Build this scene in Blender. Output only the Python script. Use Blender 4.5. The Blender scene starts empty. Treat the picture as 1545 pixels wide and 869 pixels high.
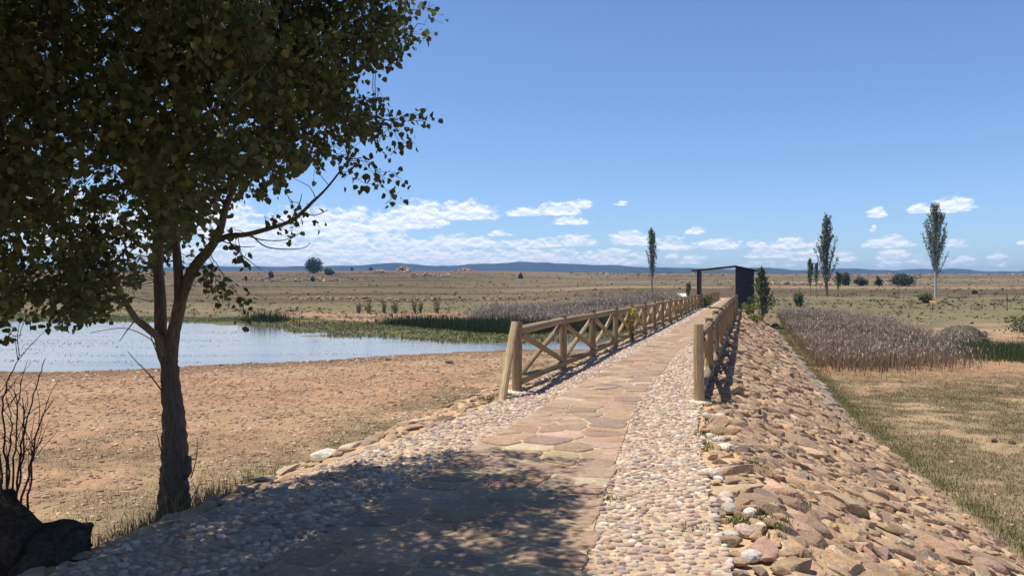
import bpy, math, random
import numpy as np
from mathutils import Vector

rng = np.random.default_rng(11)
random.seed(11)
scene = bpy.context.scene
COL = scene.collection
F = 1150.0            # focal length in photograph pixels (26.8 mm on a 36 mm wide sensor)
EYE = 1.6
U = np.array([0.2934, 0.9560])      # direction of the dam walk
N = np.array([0.9560, -0.2934])     # to its right

# ------------------------------------------------------------------ numpy noise
def _h(ix, iy, seed):
    n = (ix.astype(np.int64) * 374761393 + iy.astype(np.int64) * 668265263 + seed * 1442695041) & 0xFFFFFFFF
    n = ((n ^ (n >> 13)) * 1274126177) & 0xFFFFFFFF
    n = (n ^ (n >> 16)) & 0xFFFFFF
    return n / float(0xFFFFFF)
def vn(x, y, seed=0):
    x = np.asarray(x, float); y = np.asarray(y, float)
    x, y = np.broadcast_arrays(x, y)
    ix = np.floor(x); iy = np.floor(y); fx = x - ix; fy = y - iy
    fx = fx*fx*(3-2*fx); fy = fy*fy*(3-2*fy)
    a = _h(ix, iy, seed); b = _h(ix+1, iy, seed); c = _h(ix, iy+1, seed); d = _h(ix+1, iy+1, seed)
    return (a*(1-fx)+b*fx)*(1-fy) + (c*(1-fx)+d*fx)*fy
def fbm(x, y, seed=0, o=4):
    t = 0; a = 0.5; s = 0
    for k in range(o):
        t = t + a*vn(np.asarray(x)*2**k, np.asarray(y)*2**k, seed+k*17); s += a; a *= .5
    return t/s
def ss(a, b, x):
    t = np.clip((np.asarray(x, float)-a)/(b-a), 0, 1)
    return t*t*(3-2*t)

# ------------------------------------------------------------------ dam geometry
def SL(s, l, z=0.0):
    s, l, z = np.broadcast_arrays(np.asarray(s, float), np.asarray(l, float), np.asarray(z, float))
    return np.stack([U[0]*s+N[0]*l, U[1]*s+N[1]*l, z], -1)
def toSL(x, y):
    return U[0]*x+U[1]*y, N[0]*x+N[1]*y
def path_r(s): return np.interp(s, [0, 4.1, 5.6, 7.2, 8.9, 11.1, 16, 110], [-.66, -.862, -1.02, -1.156, -1.30, -1.44, -1.52, -1.62])
def path_l(s): return np.interp(s, [0, 4, 110], [-2.6, -2.56, -2.56])
def cob_r(s):  return np.interp(s, [0, 4.2, 5.5, 6.8, 7.9, 10, 110], [.18, -.05, -.23, -.36, -.46, -.6, -.62])
def cob_l(s):  return np.interp(s, [0, 5.5, 9, 110], [-3.75, -3.6, -3.28, -3.26])
def crest_r(s): return np.interp(s, [0, 4, 10, 110], [.5, .32, -.22, -.28])
def foot_r(s):  return np.interp(s, [0, 4, 10, 19, 45, 110], [4.3, 3.8, 3.2, 2.5, 2.25, 2.2])
CREST_L, FOOT_L = -3.85, -6.65
ZL, ZR = -1.42, -1.5

# ------------------------------------------------------------------ pond and terrain
WZ = -1.55
_np = np.array([(-500,566),(0,562),(120,560),(240,555),(400,546),(560,541),(680,535),(760,533),(840,530),(1000,527)], float)
_fp = np.array([(-500,482.5),(0,483),(200,484),(300,487),(400,492),(470,498),(540,503),(620,508),(700,511),(790,511),(900,507),(1000,500)], float)
def shore_near(t): return (EYE-WZ)*F/(np.interp(t*F+772, _np[:,0], _np[:,1])-433)
def shore_far(t):  return (EYE-WZ)*F/(np.interp(t*F+772, _fp[:,0], _fp[:,1])-433)
LP = np.array([(0,-1.42),(12,-1.42),(24,-1.47),(34,-1.5),(73,-1.5),(85,-1.2),(100,-.75),(130,-.1),(160,.63),(200,1.9),(250,3.3),(320,5.4),(400,7.9),(500,10.7),(600,13.7),(700,16.0),(760,16.2),(900,15),(1500,6),(4000,0)])
RP = np.array([(0,-1.5),(34,-1.5),(50,-1.3),(66,-1.0),(85,-.4),(100,.1),(150,1.3),(200,2.35),(250,3.45),(320,5.0),(400,7.0),(500,9.2),(600,11.3),(700,13.0),(760,13.2),(900,12),(1500,6),(4000,0)])
def terr(x, y, dam=True):
    x = np.asarray(x, float); y = np.asarray(y, float)
    yy = np.maximum(y, 1.0); t = np.clip(x/yy, -1.2, 1.2)
    s, l = toSL(x, y)
    wr = ss(-.02, .16, t)
    near = ss(40, 90, yy)
    side = ss(-4, 1, l)
    w = side*(1-near)+wr*near
    z = np.interp(yy, LP[:,0], LP[:,1])*(1-w)+np.interp(yy, RP[:,0], RP[:,1])*w
    z = z + (fbm(x/9, y/9, 3)-.5)*np.clip(yy/60, .08, 1)*.5*(1-.0*w)
    z = z + (fbm(x/1.1, y/1.1, 5, 3)-.5)*.05
    z = z + (fbm(x/70, y/45, 8)-.5)*ss(150, 400, yy)*2.0
    # pond basin on the left of the dam
    wob = (fbm(x/5, y/5, 21)-.5)
    dn = shore_near(t)+wob*2.4; df = shore_far(t)+wob*7
    inside = np.minimum((yy-dn)/5, (df-yy)/9)
    z_out = z
    k = np.clip(inside, -1, 1)
    z_in = WZ - .17*np.clip(inside, 0, 1) + (fbm(x/4.5, y/1.3, 31)-.52)*.62*ss(.0, .4, inside)*ss(45,52,yy)*ss(.60,.3,np.abs(t+.2))*(1-.8*ss(-.25,-.4,t))
    zz = np.where(inside > 0, z_in, np.maximum(z_out, WZ+.02+.10*np.clip(-inside, 0, 1)*(yy < df)))
    z = np.where((l < -2.0) & (y > 5) & (yy < 95), zz, z)
    # little puddle on the right behind the green rushes
    q = 1-((x-28.5)/6.5)**2-((y-37.6)/1.5)**2
    z = np.where(q > 0, z-.5*np.clip(q, 0, .5), z)
    # dam end runs out on to the land
    e = ss(95, 104, s)*ss(9, 3, np.abs(l+1.9))*ss(150, 118, s)
    z = z*(1-e)+(-.03)*e
    if dam:
        under = ss(FOOT_L+.25, FOOT_L+.9, l)*ss(-.2, -.9, l-foot_r(s))*ss(106, 101, s)
        z = z-under*1.0
    return z

def damz(s, l):
    cr = crest_r(s); fr = foot_r(s)
    zr = -np.clip((l-cr)/(fr-cr), 0, 1.15)*1.62
    zl = -np.clip((CREST_L-l)/(CREST_L-FOOT_L), 0, 1.15)*1.55
    return zr+zl

def G(px, d, dz=0.0):
    x = (px-772)/F*d
    return np.array([x, d, float(terr(x, d, False))+dz])
def W(px, py, d):
    return np.array([(px-772)/F*d, d, EYE+(433-py)/F*d])

# ------------------------------------------------------------------ mesh builder
class MB:
    def __init__(s):
        s.v = []; s.t = []; s.g = []; s.f = {}; s.n = 0
    def add(s, v, faces, tint=(1,1,1), g=None, mi=0):
        v = np.asarray(v, float).reshape(-1, 3)
        s.v.append(v)
        s.t.append(np.broadcast_to(np.asarray(tint, float), (len(v), 3)))
        s.g.append(v if g is None else np.asarray(g, float))
        for f in (faces if isinstance(faces, list) else [faces]):
            f = np.asarray(f, np.int64)
            if f.size == 0: continue
            s.f.setdefault((f.shape[1], mi), []).append(f+s.n)
        s.n += len(v)
    def build(s, name, mats, parent=None, smooth=False, loc=None):
        me = bpy.data.meshes.new(name)
        v = np.concatenate(s.v); 
        if loc is not None: v = v-np.asarray(loc, float)
        loops = []; starts = []; mis = []; c = 0
        for (k, mi), L in s.f.items():
            f = np.concatenate(L); loops.append(f.ravel())
            starts.append(c+np.arange(len(f))*k); mis.append(np.full(len(f), mi)); c += f.size
        loops = np.concatenate(loops); starts = np.concatenate(starts); mis = np.concatenate(mis)
        me.vertices.add(len(v)); me.vertices.foreach_set('co', v.astype(np.float32).ravel())
        me.loops.add(len(loops)); me.loops.foreach_set('vertex_index', loops.astype(np.int32))
        me.polygons.add(len(starts)); me.polygons.foreach_set('loop_start', starts.astype(np.int32))
        me.polygons.foreach_set('material_index', mis.astype(np.int32))
        me.update(calc_edges=True)
        me.polygons.foreach_set('use_smooth', np.full(len(starts), bool(smooth)))
        a = me.attributes.new('tint', 'FLOAT_COLOR', 'POINT')
        tt = np.concatenate(s.t); a.data.foreach_set('color', np.concatenate([tt, np.ones((len(tt), 1))], 1).astype(np.float32).ravel())
        a = me.attributes.new('gv', 'FLOAT_VECTOR', 'POINT')
        a.data.foreach_set('vector', np.concatenate(s.g).astype(np.float32).ravel())
        me.validate()
        for m in (mats if isinstance(mats, (list, tuple)) else [mats]): me.materials.append(m)
        o = bpy.data.objects.new(name, me); COL.objects.link(o)
        if parent is not None: o.parent = parent
        elif loc is not None: o.location = loc
        return o

def tag(o, label=None, cat=None, group=None, kind=None):
    if label: o['label'] = label
    if cat: o['category'] = cat
    if group: o['group'] = group
    if kind: o['kind'] = kind
    return o
def empty(name, loc, label=None, cat=None, group=None):
    o = bpy.data.objects.new(name, None); COL.objects.link(o); o.location = [float(c) for c in loc]; o.empty_display_size = .3
    return tag(o, label, cat, group)

def tube(mb, P, R, n=8, tint=(1,1,1), mi=0, cap=True, wob=0.0, off=0.0):
    P = np.asarray(P, float); R = np.broadcast_to(np.asarray(R, float), (len(P),))
    T = np.gradient(P, axis=0); T /= np.linalg.norm(T, axis=1)[:, None]+1e-9
    ref = np.array([0, 0, 1.]) if abs(T[0, 2]) < .9 else np.array([1., 0, 0])
    a = np.cross(T[0], ref); a /= np.linalg.norm(a)
    ang = np.arange(n)*2*math.pi/n
    V = []; Gv = []; length = 0
    for i in range(len(P)):
        a = a-T[i]*a.dot(T[i]); a /= np.linalg.norm(a)+1e-9
        b = np.cross(T[i], a)
        if i: length += np.linalg.norm(P[i]-P[i-1])
        rr = R[i]*(1+wob*(rng.random(n)-.5)) if wob else np.full(n, R[i])
        V.append(P[i]+rr[:, None]*(np.cos(ang)[:, None]*a+np.sin(ang)[:, None]*b))
        Gv.append(np.stack([np.cos(ang)*R.max(), np.sin(ang)*R.max(), np.full(n, length+off)], 1))
    V = np.concatenate(V); K = len(P)
    i = np.arange(K-1)[:, None]*n; j = np.arange(n)[None]; j2 = (j+1) % n
    q = np.stack([i+j, i+j2, i+n+j2, i+n+j], -1).reshape(-1, 4)
    fs = [q]
    mb.add(V, fs, tint, np.concatenate(Gv), mi)
    if cap:
        for r, e in ((0, -1), (K-1, 1)):
            ring = V[r*n:(r+1)*n]
            order = np.arange(n) if e > 0 else np.arange(n)[::-1]
            mb.add(ring, [order[None]], np.asarray(tint)*.72, np.concatenate(Gv)[r*n:(r+1)*n], mi)

def curve(pts, k=8):
    """smooth polyline through pts (rows may carry a radius in a 4th column)"""
    pts = np.asarray(pts, float); m = len(pts)
    t = np.arange(m); tt = np.linspace(0, m-1, (m-1)*k+1)
    i = np.clip(np.floor(tt).astype(int), 0, m-2); f = (tt-i)[:, None]
    p0 = pts[np.clip(i-1, 0, m-1)]; p1 = pts[i]; p2 = pts[i+1]; p3 = pts[np.clip(i+2, 0, m-1)]
    return .5*((2*p1)+(-p0+p2)*f+(2*p0-5*p1+4*p2-p3)*f**2+(-p0+3*p1-3*p2+p3)*f**3)

# ------------------------------------------------------------------ materials
def newmat(name):
    m = bpy.data.materials.new(name); m.use_nodes = True
    nt = m.node_tree; nt.nodes.clear()
    return m, nt
def nd(nt, typ, **kw):
    n = nt.nodes.new(typ)
    for k, v in kw.items():
        if k.startswith('i_'):
            key = k[2:]; n.inputs[int(key) if key.isdigit() else key.replace('_', ' ')].default_value = v
        else: setattr(n, k, v)
    return n
def lk(nt, a, b): nt.links.new(a, b)

def surf_mat(name, base=(1,1,1), use_tint=True, rough=.85, noises=((8, .25), (60, .25)), bump=.0, bump_scale=80, coord='Object',
             stretch=(1,1,1), bump_dist=.01, spec=.3, dark=None, translucent=0.0):
    m, nt = newmat(name)
    out = nd(nt, 'ShaderNodeOutputMaterial'); p = nd(nt, 'ShaderNodeBsdfPrincipled')
    p.inputs['Roughness'].default_value = rough; p.inputs['Specular IOR Level'].default_value = spec
    if coord == 'gv':
        co = nd(nt, 'ShaderNodeAttribute', attribute_name='gv').outputs['Vector']
    else:
        co = nd(nt, 'ShaderNodeTexCoord').outputs['Object']
    mp = nd(nt, 'ShaderNodeMapping'); mp.inputs['Scale'].default_value = stretch
    lk(nt, co, mp.inputs['Vector']); co = mp.outputs['Vector']
    if use_tint:
        t = nd(nt, 'ShaderNodeAttribute', attribute_name='tint')
        mx = nd(nt, 'ShaderNodeMix', data_type='RGBA', blend_type='MULTIPLY'); mx.inputs[0].default_value = 1
        lk(nt, t.outputs['Color'], mx.inputs[6]); mx.inputs[7].default_value = (*base, 1); c = mx.outputs[2]
    else:
        r = nd(nt, 'ShaderNodeRGB'); r.outputs[0].default_value = (*base, 1); c = r.outputs[0]
    for sc, amt in noises:
        n = nd(nt, 'ShaderNodeTexNoise'); n.inputs['Scale'].default_value = sc; n.inputs['Detail'].default_value = 5; n.inputs['Roughness'].default_value = .65
        lk(nt, co, n.inputs['Vector'])
        mr = nd(nt, 'ShaderNodeMapRange'); mr.inputs[1].default_value = .28; mr.inputs[2].default_value = .72
        mr.inputs[3].default_value = 1-amt; mr.inputs[4].default_value = 1+amt; lk(nt, n.outputs['Fac'], mr.inputs[0])
        mx = nd(nt, 'ShaderNodeMix', data_type='RGBA', blend_type='MULTIPLY'); mx.inputs[0].default_value = 1
        lk(nt, c, mx.inputs[6]); lk(nt, mr.outputs[0], mx.inputs[7]); c = mx.outputs[2]
    lk(nt, c, p.inputs['Base Color'])
    if bump:
        n = nd(nt, 'ShaderNodeTexNoise'); n.inputs['Scale'].default_value = bump_scale; n.inputs['Detail'].default_value = 4
        lk(nt, co, n.inputs['Vector'])
        b = nd(nt, 'ShaderNodeBump'); b.inputs['Strength'].default_value = bump; b.inputs['Distance'].default_value = bump_dist
        lk(nt, n.outputs['Fac'], b.inputs['Height']); lk(nt, b.outputs[0], p.inputs['Normal'])
    sh = p.outputs[0]
    if translucent:
        tr = nd(nt, 'ShaderNodeBsdfTranslucent'); lk(nt, c, tr.inputs['Color'])
        ms = nd(nt, 'ShaderNodeMixShader'); ms.inputs[0].default_value = translucent
        lk(nt, sh, ms.inputs[1]); lk(nt, tr.outputs[0], ms.inputs[2]); sh = ms.outputs[0]
    lk(nt, sh, out.inputs['Surface'])
    return m

M = {}
M['stone'] = surf_mat('field_stone', noises=((7, .22), (45, .3), (170, .18)), bump=.55, bump_scale=38, bump_dist=.02, rough=.88)
M['pebble'] = surf_mat('river_pebble', noises=((30, .15), (150, .15)), bump=.25, bump_scale=120, bump_dist=.004, rough=.75)
M['flag'] = surf_mat('flagstone', noises=((3.5, .22), (22, .25), (110, .2)), bump=.5, bump_scale=26, bump_dist=.012, rough=.85)
M['mortar'] = surf_mat('sandy_mortar', noises=((2.2, .22), (25, .22), (160, .25)), bump=.6, bump_scale=70, bump_dist=.012, rough=.95)
M['ground'] = surf_mat('dry_ground', noises=((.7, .22), (3.1, .16), (9, .2), (45, .32)), bump=.8, bump_scale=30, bump_dist=.03, rough=.97, spec=.1)
M['hill'] = surf_mat('hill_scrub', noises=((.012, .35), (.06, .3)), rough=1, spec=.0)
M['wood'] = surf_mat('weathered_log', noises=((2, .22), (6, .35), (24, .35)), coord='gv', stretch=(6, 6, .3), bump=.9, bump_scale=14, bump_dist=.008, rough=.8)
M['bark'] = surf_mat('poplar_bark', noises=((5, .35), (18, .4)), coord='gv', stretch=(3.5, 3.5, .8), bump=1.0, bump_scale=11, bump_dist=.03, rough=.95, spec=.15)
M['leaf'] = surf_mat('poplar_leaf', noises=((14, .2),), rough=.6, spec=.25, translucent=.38)
M['bush'] = surf_mat('shrub_leaf', noises=((2, .2),), rough=.7, spec=.2, translucent=.2)
M['blade'] = surf_mat('grass_blade', noises=((1.2, .18),), rough=.8, spec=.15, translucent=.25)
M['steel'] = surf_mat('dark_painted_steel', base=(.030,.025,.025), use_tint=False, noises=((2.5, .25), (30, .2)), rough=.6, spec=.3)
M['board'] = surf_mat('dark_stained_board', base=(.036,.035,.042), use_tint=False, noises=((1.5, .3), (12, .25)), stretch=(1, 1, 6), rough=.7, bump=.3, bump_scale=8)
M['white'] = surf_mat('white_panel', base=(.8,.8,.8), use_tint=False, noises=((6, .08),), rough=.5)
M['soil'] = surf_mat('dark_root_soil', noises=((5, .35), (40, .4)), bump=1, bump_scale=18, bump_dist=.05, rough=1, spec=.05)

def water_mat():
    m, nt = newmat('shallow_water')
    out = nd(nt, 'ShaderNodeOutputMaterial'); p = nd(nt, 'ShaderNodeBsdfPrincipled')
    p.inputs['Roughness'].default_value = .06; p.inputs['IOR'].default_value = 1.33
    co = nd(nt, 'ShaderNodeTexCoord').outputs['Object']
    mp = nd(nt, 'ShaderNodeMapping'); mp.inputs['Scale'].default_value = (.25, 1.0, 1); lk(nt, co, mp.inputs[0])
    n = nd(nt, 'ShaderNodeTexNoise'); n.inputs['Scale'].default_value = .5; n.inputs['Detail'].default_value = 6; lk(nt, mp.outputs[0], n.inputs[0])
    cr = nd(nt, 'ShaderNodeValToRGB'); cr.color_ramp.elements[0].position = .35; cr.color_ramp.elements[1].position = .7
    cr.color_ramp.elements[0].color = (.12, .12, .11, 1); cr.color_ramp.elements[1].color = (.22, .205, .175, 1)
    lk(nt, n.outputs['Fac'], cr.inputs[0]); lk(nt, cr.outputs[0], p.inputs['Base Color'])
    n2 = nd(nt, 'ShaderNodeTexNoise'); n2.inputs['Scale'].default_value = 2.2; n2.inputs['Detail'].default_value = 5
    mp2 = nd(nt, 'ShaderNodeMapping'); mp2.inputs['Scale'].default_value = (1, 2.2, 1); lk(nt, co, mp2.inputs[0]); lk(nt, mp2.outputs[0], n2.inputs[0])
    b = nd(nt, 'ShaderNodeBump'); b.inputs['Strength'].default_value = .10; b.inputs['Distance'].default_value = .06
    lk(nt, n2.outputs['Fac'], b.inputs['Height']); lk(nt, b.outputs[0], p.inputs['Normal'])
    lk(nt, p.outputs[0], out.inputs[0])
    return m
M['water'] = water_mat()

# ------------------------------------------------------------------ stone prototypes
def ico(sub):
    import bmesh
    bm = bmesh.new(); bmesh.ops.create_icosphere(bm, subdivisions=sub, radius=1)
    bm.verts.ensure_lookup_table()
    v = np.array([x.co[:] for x in bm.verts]); f = np.array([[q.index for q in p.verts] for p in bm.faces]); bm.free()
    return v, f
ICO = {k: ico(k) for k in (1, 2, 3)}
def n3(v, seed):
    return (vn(v[:,0]*1.3+seed*3.1, v[:,1]*1.3, seed)+vn(v[:,1]*1.3+7.7, v[:,2]*1.3, seed+1)+vn(v[:,2]*1.3-4, v[:,0]*1.3+2, seed+2))/3-.5
def protos_rock(sub, k, seed):
    r = np.random.default_rng(seed); out = []
    for i in range(k):
        v = ICO[sub][0].copy()
        for _ in range(10):
            n = r.normal(size=3); n /= np.linalg.norm(n); d = r.uniform(.42, .8)
            v = v-np.maximum(0, v@n-d)[:, None]*n
        v = v*(1+.10*n3(v*1.6, seed+i*5)+.10*n3(v*5, seed+i))[:, None]
        v /= np.abs(v).max(0)
        out.append(v)
    return np.array(out)
def protos_pebble(sub, k, seed):
    out = []
    for i in range(k):
        v = ICO[sub][0].copy(); v = v*(1+.45*n3(v*.9, seed+i*7))[:, None]; v /= np.abs(v).max(0); out.append(v)
    return np.array(out)
ROCK = {2: protos_rock(2, 14, 5), 3: protos_rock(3, 14, 9), 1: protos_rock(1, 8, 3)}
PEB = {2: protos_pebble(2, 12, 40), 3: protos_pebble(3, 12, 40)}

def stones(mb, P, E1, E2, E3, size, tints, protos, sub, mi=0):
    """merge many stones: P centres, E1..E3 local axes (n,3), size (n,3)"""
    n = len(P)
    if n == 0: return
    k = rng.integers(0, len(protos), n); flip = rng.choice([-1., 1.], (n, 2))
    L = protos[k]*size[:, None, :]
    L[:, :, 0] *= flip[:, 0:1]; L[:, :, 1] *= flip[:, 0:1]
    V = P[:, None]+L[:, :, 0:1]*E1[:, None]+L[:, :, 1:2]*E2[:, None]+L[:, :, 2:3]*E3[:, None]
    m = protos.shape[1]; f = ICO[sub][1]
    FF = (f[None]+(np.arange(n)*m)[:, None, None]).reshape(-1, 3)
    mb.add(V.reshape(-1, 3), [FF], np.repeat(tints, m, 0), None, mi)

def darts(s0, s1, lo, hi, rad, tries=60000, fill=1.0):
    """variable radius dart throwing in dam coordinates; lo/hi functions of s, rad(s) spacing radius"""
    pts = []; grid = {}; cell = rad(s1)*2.0 if rad(s1) > rad(s0) else rad(s0)*2.0
    S = s0+(s1-s0)*rng.random(tries)**1.35; Q = rng.random(tries); J = rng.uniform(.75, 1.25, tries)
    lo_, hi_ = lo(S), hi(S); Lq = lo_+(hi_-lo_)*Q
    for s, l, j in zip(S, Lq, J):
        r = rad(s)*j; ci, cj = int(s/cell), int(math.floor(l/cell)); ok = True
        for a in (-1, 0, 1):
            for b in (-1, 0, 1):
                for (s2, l2, r2) in grid.get((ci+a, cj+b), ()):
                    if (s-s2)**2+(l-l2)**2 < (r+r2)**2*.81: ok = False; break
                if not ok: break
            if not ok: break
        if ok:
            grid.setdefault((ci, cj), []).append((s, l, r)); pts.append((s, l, r))
    return np.array(pts)

def palette(n, cols, wts, var=.12):
    cols = np.array(cols); w = np.array(wts, float); w /= w.sum()
    c = cols[rng.choice(len(cols), n, p=w)]
    return np.clip(c*(1+rng.normal(0, var, (n, 1)))*(1+rng.normal(0, .03, (n, 3))), .02, .9)

# ------------------------------------------------------------------ ground sheet
SOIL = np.array([.355,.215,.13]); TAN = np.array([.38,.265,.16]); OLIVE = np.array([.150,.130,.070]); GREEN = np.array([.115,.12,.052])
HEATH = np.array([.130,.095,.060]); WET = np.array([.15,.095,.058]); ORANGE = np.array([.30,.165,.095])
def mixc(a, b, w): return a*(1-w[..., None])+b*w[..., None]
def grass_cover(x, y):
    """0..1 patchy grass cover on the lake bed and the meadow"""
    s, l = toSL(x, y)
    left = ss(.44, .62, fbm(x/2.6, y/1.7, 61)*.6+fbm(x/.5, y/.4, 63)*.4)*ss(23, 11, y)*.85
    left = np.maximum(left, ss(.34, .52, fbm(x/1.4, y/1.4, 64))*ss(FOOT_L-3.4, FOOT_L-.5, l)*ss(60, 30, y))
    right = ss(.33, .53, fbm(x/2.4, y/1.5, 66)*.5+fbm(x/.55, y/.45, 67)*.5)*ss(30, 21, y)*.95
    right = np.maximum(right, ss(1.3, .15, l-foot_r(s))*.9*ss(.3, .6, fbm(x/.9, y/.9, 69)))
    right = np.maximum(right, ss(.45, .65, fbm(x/6, y/3, 68))*ss(50, 62, y)*.8)
    return np.where(l < -3, left, right)
def ground_colour(x, y):
    yy = np.maximum(y, 1.); t = np.clip(x/yy, -1.2, 1.2); s, l = toSL(x, y)
    n1 = fbm(x/14, y/9, 71); n2 = fbm(x/4, y/2.5, 73); n3_ = fbm(x/60, y/16, 75)
    c = np.broadcast_to(SOIL, x.shape+(3,)).copy()
    c = mixc(c, TAN, ss(.4, .7, n2)*.6)
    left = l < -2.5
    # ---- left
    wob = (fbm(x/5, y/5, 21)-.5); dn = shore_near(t)+wob*2.4; df = shore_far(t)+wob*7
    wet = ss(4.5, .4, dn-yy)*(yy < dn)
    cl = mixc(c, WET, np.clip(wet*(.55+n2*.6), 0, 1))
    cl = mixc(cl, np.array([.12,.105,.06]), ((yy >= dn) & (yy < df)).astype(float))
    far = ss(-1.5, 1, yy-df)
    marsh = mixc(np.broadcast_to(GREEN, x.shape+(3,)), OLIVE, ss(.35, .65, n2))
    cl = mixc(cl, marsh, far)
    bare = ss(60, 68, yy)*ss(92, 80, yy)*ss(.46, .58, n1)*ss(-.36, -.25, t)*ss(.02, -.12, t)
    dry = mixc(np.broadcast_to(OLIVE*1.1, x.shape+(3,)), TAN*.65, ss(.48, .68, n2*.6+n3_*.4))
    cl = mixc(cl, dry, ss(1.08, 1.32, yy/df)*far)
    cl = mixc(cl, SOIL, bare)
    # ---- right
    cr = mixc(np.broadcast_to(TAN*.97, x.shape+(3,)), SOIL, ss(.4, .62, n2)*.7)
    cr = mixc(cr, ORANGE*1.15, ss(24, 28, yy)*ss(36, 31, yy)*.6)
    dryr = mixc(np.broadcast_to(OLIVE*1.2, x.shape+(3,)), HEATH*1.2, ss(.4, .6, n1))
    bare_r = ss(.36, .46, t)*ss(.38, .5, n1+.1*n2)
    cr = mixc(cr, dryr, ss(34, 44, yy)*(1-bare_r*ss(64, 56, yy)))
    cr = mixc(cr, OLIVE*1.15, ss(68, 80, yy)*.8)
    w = ss(-4, -1, l); c = cl*(1-w[..., None])+cr*w[..., None]
    # ---- far land: streaks that lie along the slope
    yb = yy*(1+.10*(fbm(x/90, y/200, 77)-.5)+.0004*x)
    b1 = fbm(x/160, yb/11, 81, 3); b2 = fbm(x/45, yb/6, 83, 3)
    farc = mixc(np.broadcast_to(HEATH*1.0, x.shape+(3,)), OLIVE*1.25, ss(.42, .55, b1))
    farc = mixc(farc, TAN*.72, ss(.58, .68, b2)*.75)
    farc = mixc(farc, ORANGE, ss(.62, .72, fbm(x/30, y/12, 85))*.4)
    farc = mixc(farc, HEATH*.9, ss(112, 120, yb)*ss(150, 138, yb)*ss(-.1, .2, t)*.9)
    farc = mixc(farc, TAN*.9, ss(150, 156, yb)*ss(178, 165, yb)*ss(-.1, .2, t)*.7)
    farc = mixc(farc, ORANGE*.95, ss(420, 600, yy)*.7)
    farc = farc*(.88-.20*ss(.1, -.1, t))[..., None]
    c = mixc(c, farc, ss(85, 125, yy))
    g = grass_cover(x, y)
    c = mixc(c, np.array([.185,.155,.092]), g*.8*ss(90, 60, yy))
    e = ss(98, 104, s)*ss(3.0, 1.2, np.abs(l+2.0))*ss(125, 112, s)
    c = mixc(c, TAN, e)
    return c*(.86+.28*fbm(x/1.3, y/.9, 91)[..., None])

def build_ground():
    a = np.concatenate([np.linspace(-180, -44, 40, endpoint=False), np.linspace(-44, 42, 620, endpoint=False), np.linspace(42, 180, 40, endpoint=False)])
    a = np.radians(a)
    r = [1.0]
    while r[-1] < 4200: r.append(r[-1]*(1.0135 if r[-1] < 800 else 1.06)+.0)
    r = np.array(r)
    X = r[:, None]*np.sin(a); Y = r[:, None]*np.cos(a)
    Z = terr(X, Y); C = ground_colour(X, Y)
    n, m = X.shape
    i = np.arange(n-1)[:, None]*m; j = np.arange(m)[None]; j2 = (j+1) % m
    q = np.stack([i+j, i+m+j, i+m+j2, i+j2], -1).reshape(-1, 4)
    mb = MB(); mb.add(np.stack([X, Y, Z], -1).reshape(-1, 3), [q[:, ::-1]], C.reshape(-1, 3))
    c = np.array([[0, 0, ZL-1.0]]); ring = np.stack([X[0], Y[0], Z[0]], 1)
    mb.add(np.concatenate([ring, c]), [np.stack([np.arange(m), (np.arange(m)+1) % m, np.full(m, m)], 1)], SOIL)
    return tag(mb.build('ground', M['ground'], smooth=True), 'dry reddish lake bed and sparse meadow rising to a brown plateau', 'ground', kind='structure')
build_ground()

def water_sheet(name, x0, x1, y0, y1, z, label):
    mb = MB(); mb.add([[x0,y0,z],[x1,y0,z],[x1,y1,z],[x0,y1,z]], [np.array([[0,1,2,3]])])
    return tag(mb.build(name, M['water']), label, 'water', kind='structure')
# the pond's sheet stops at the foot of the dam
mb = MB()
pf = SL(np.array([20., 100.]), np.array([-5.5, -5.5]), WZ)
mb.add([[-130,18,WZ],[pf[0][0],18,WZ],[pf[0][0],pf[0][1],WZ],[pf[1][0],pf[1][1],WZ],[-130,90,WZ]], [np.array([[0,1,2,3,4]])])
tag(mb.build('water', M['water']), 'shallow pale pond reflecting the clouds left of the dam', 'water', kind='structure')
water_sheet('puddle_water', 21, 36, 35.5, 40, -1.58, 'narrow grey strip of water behind the green rushes')

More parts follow.
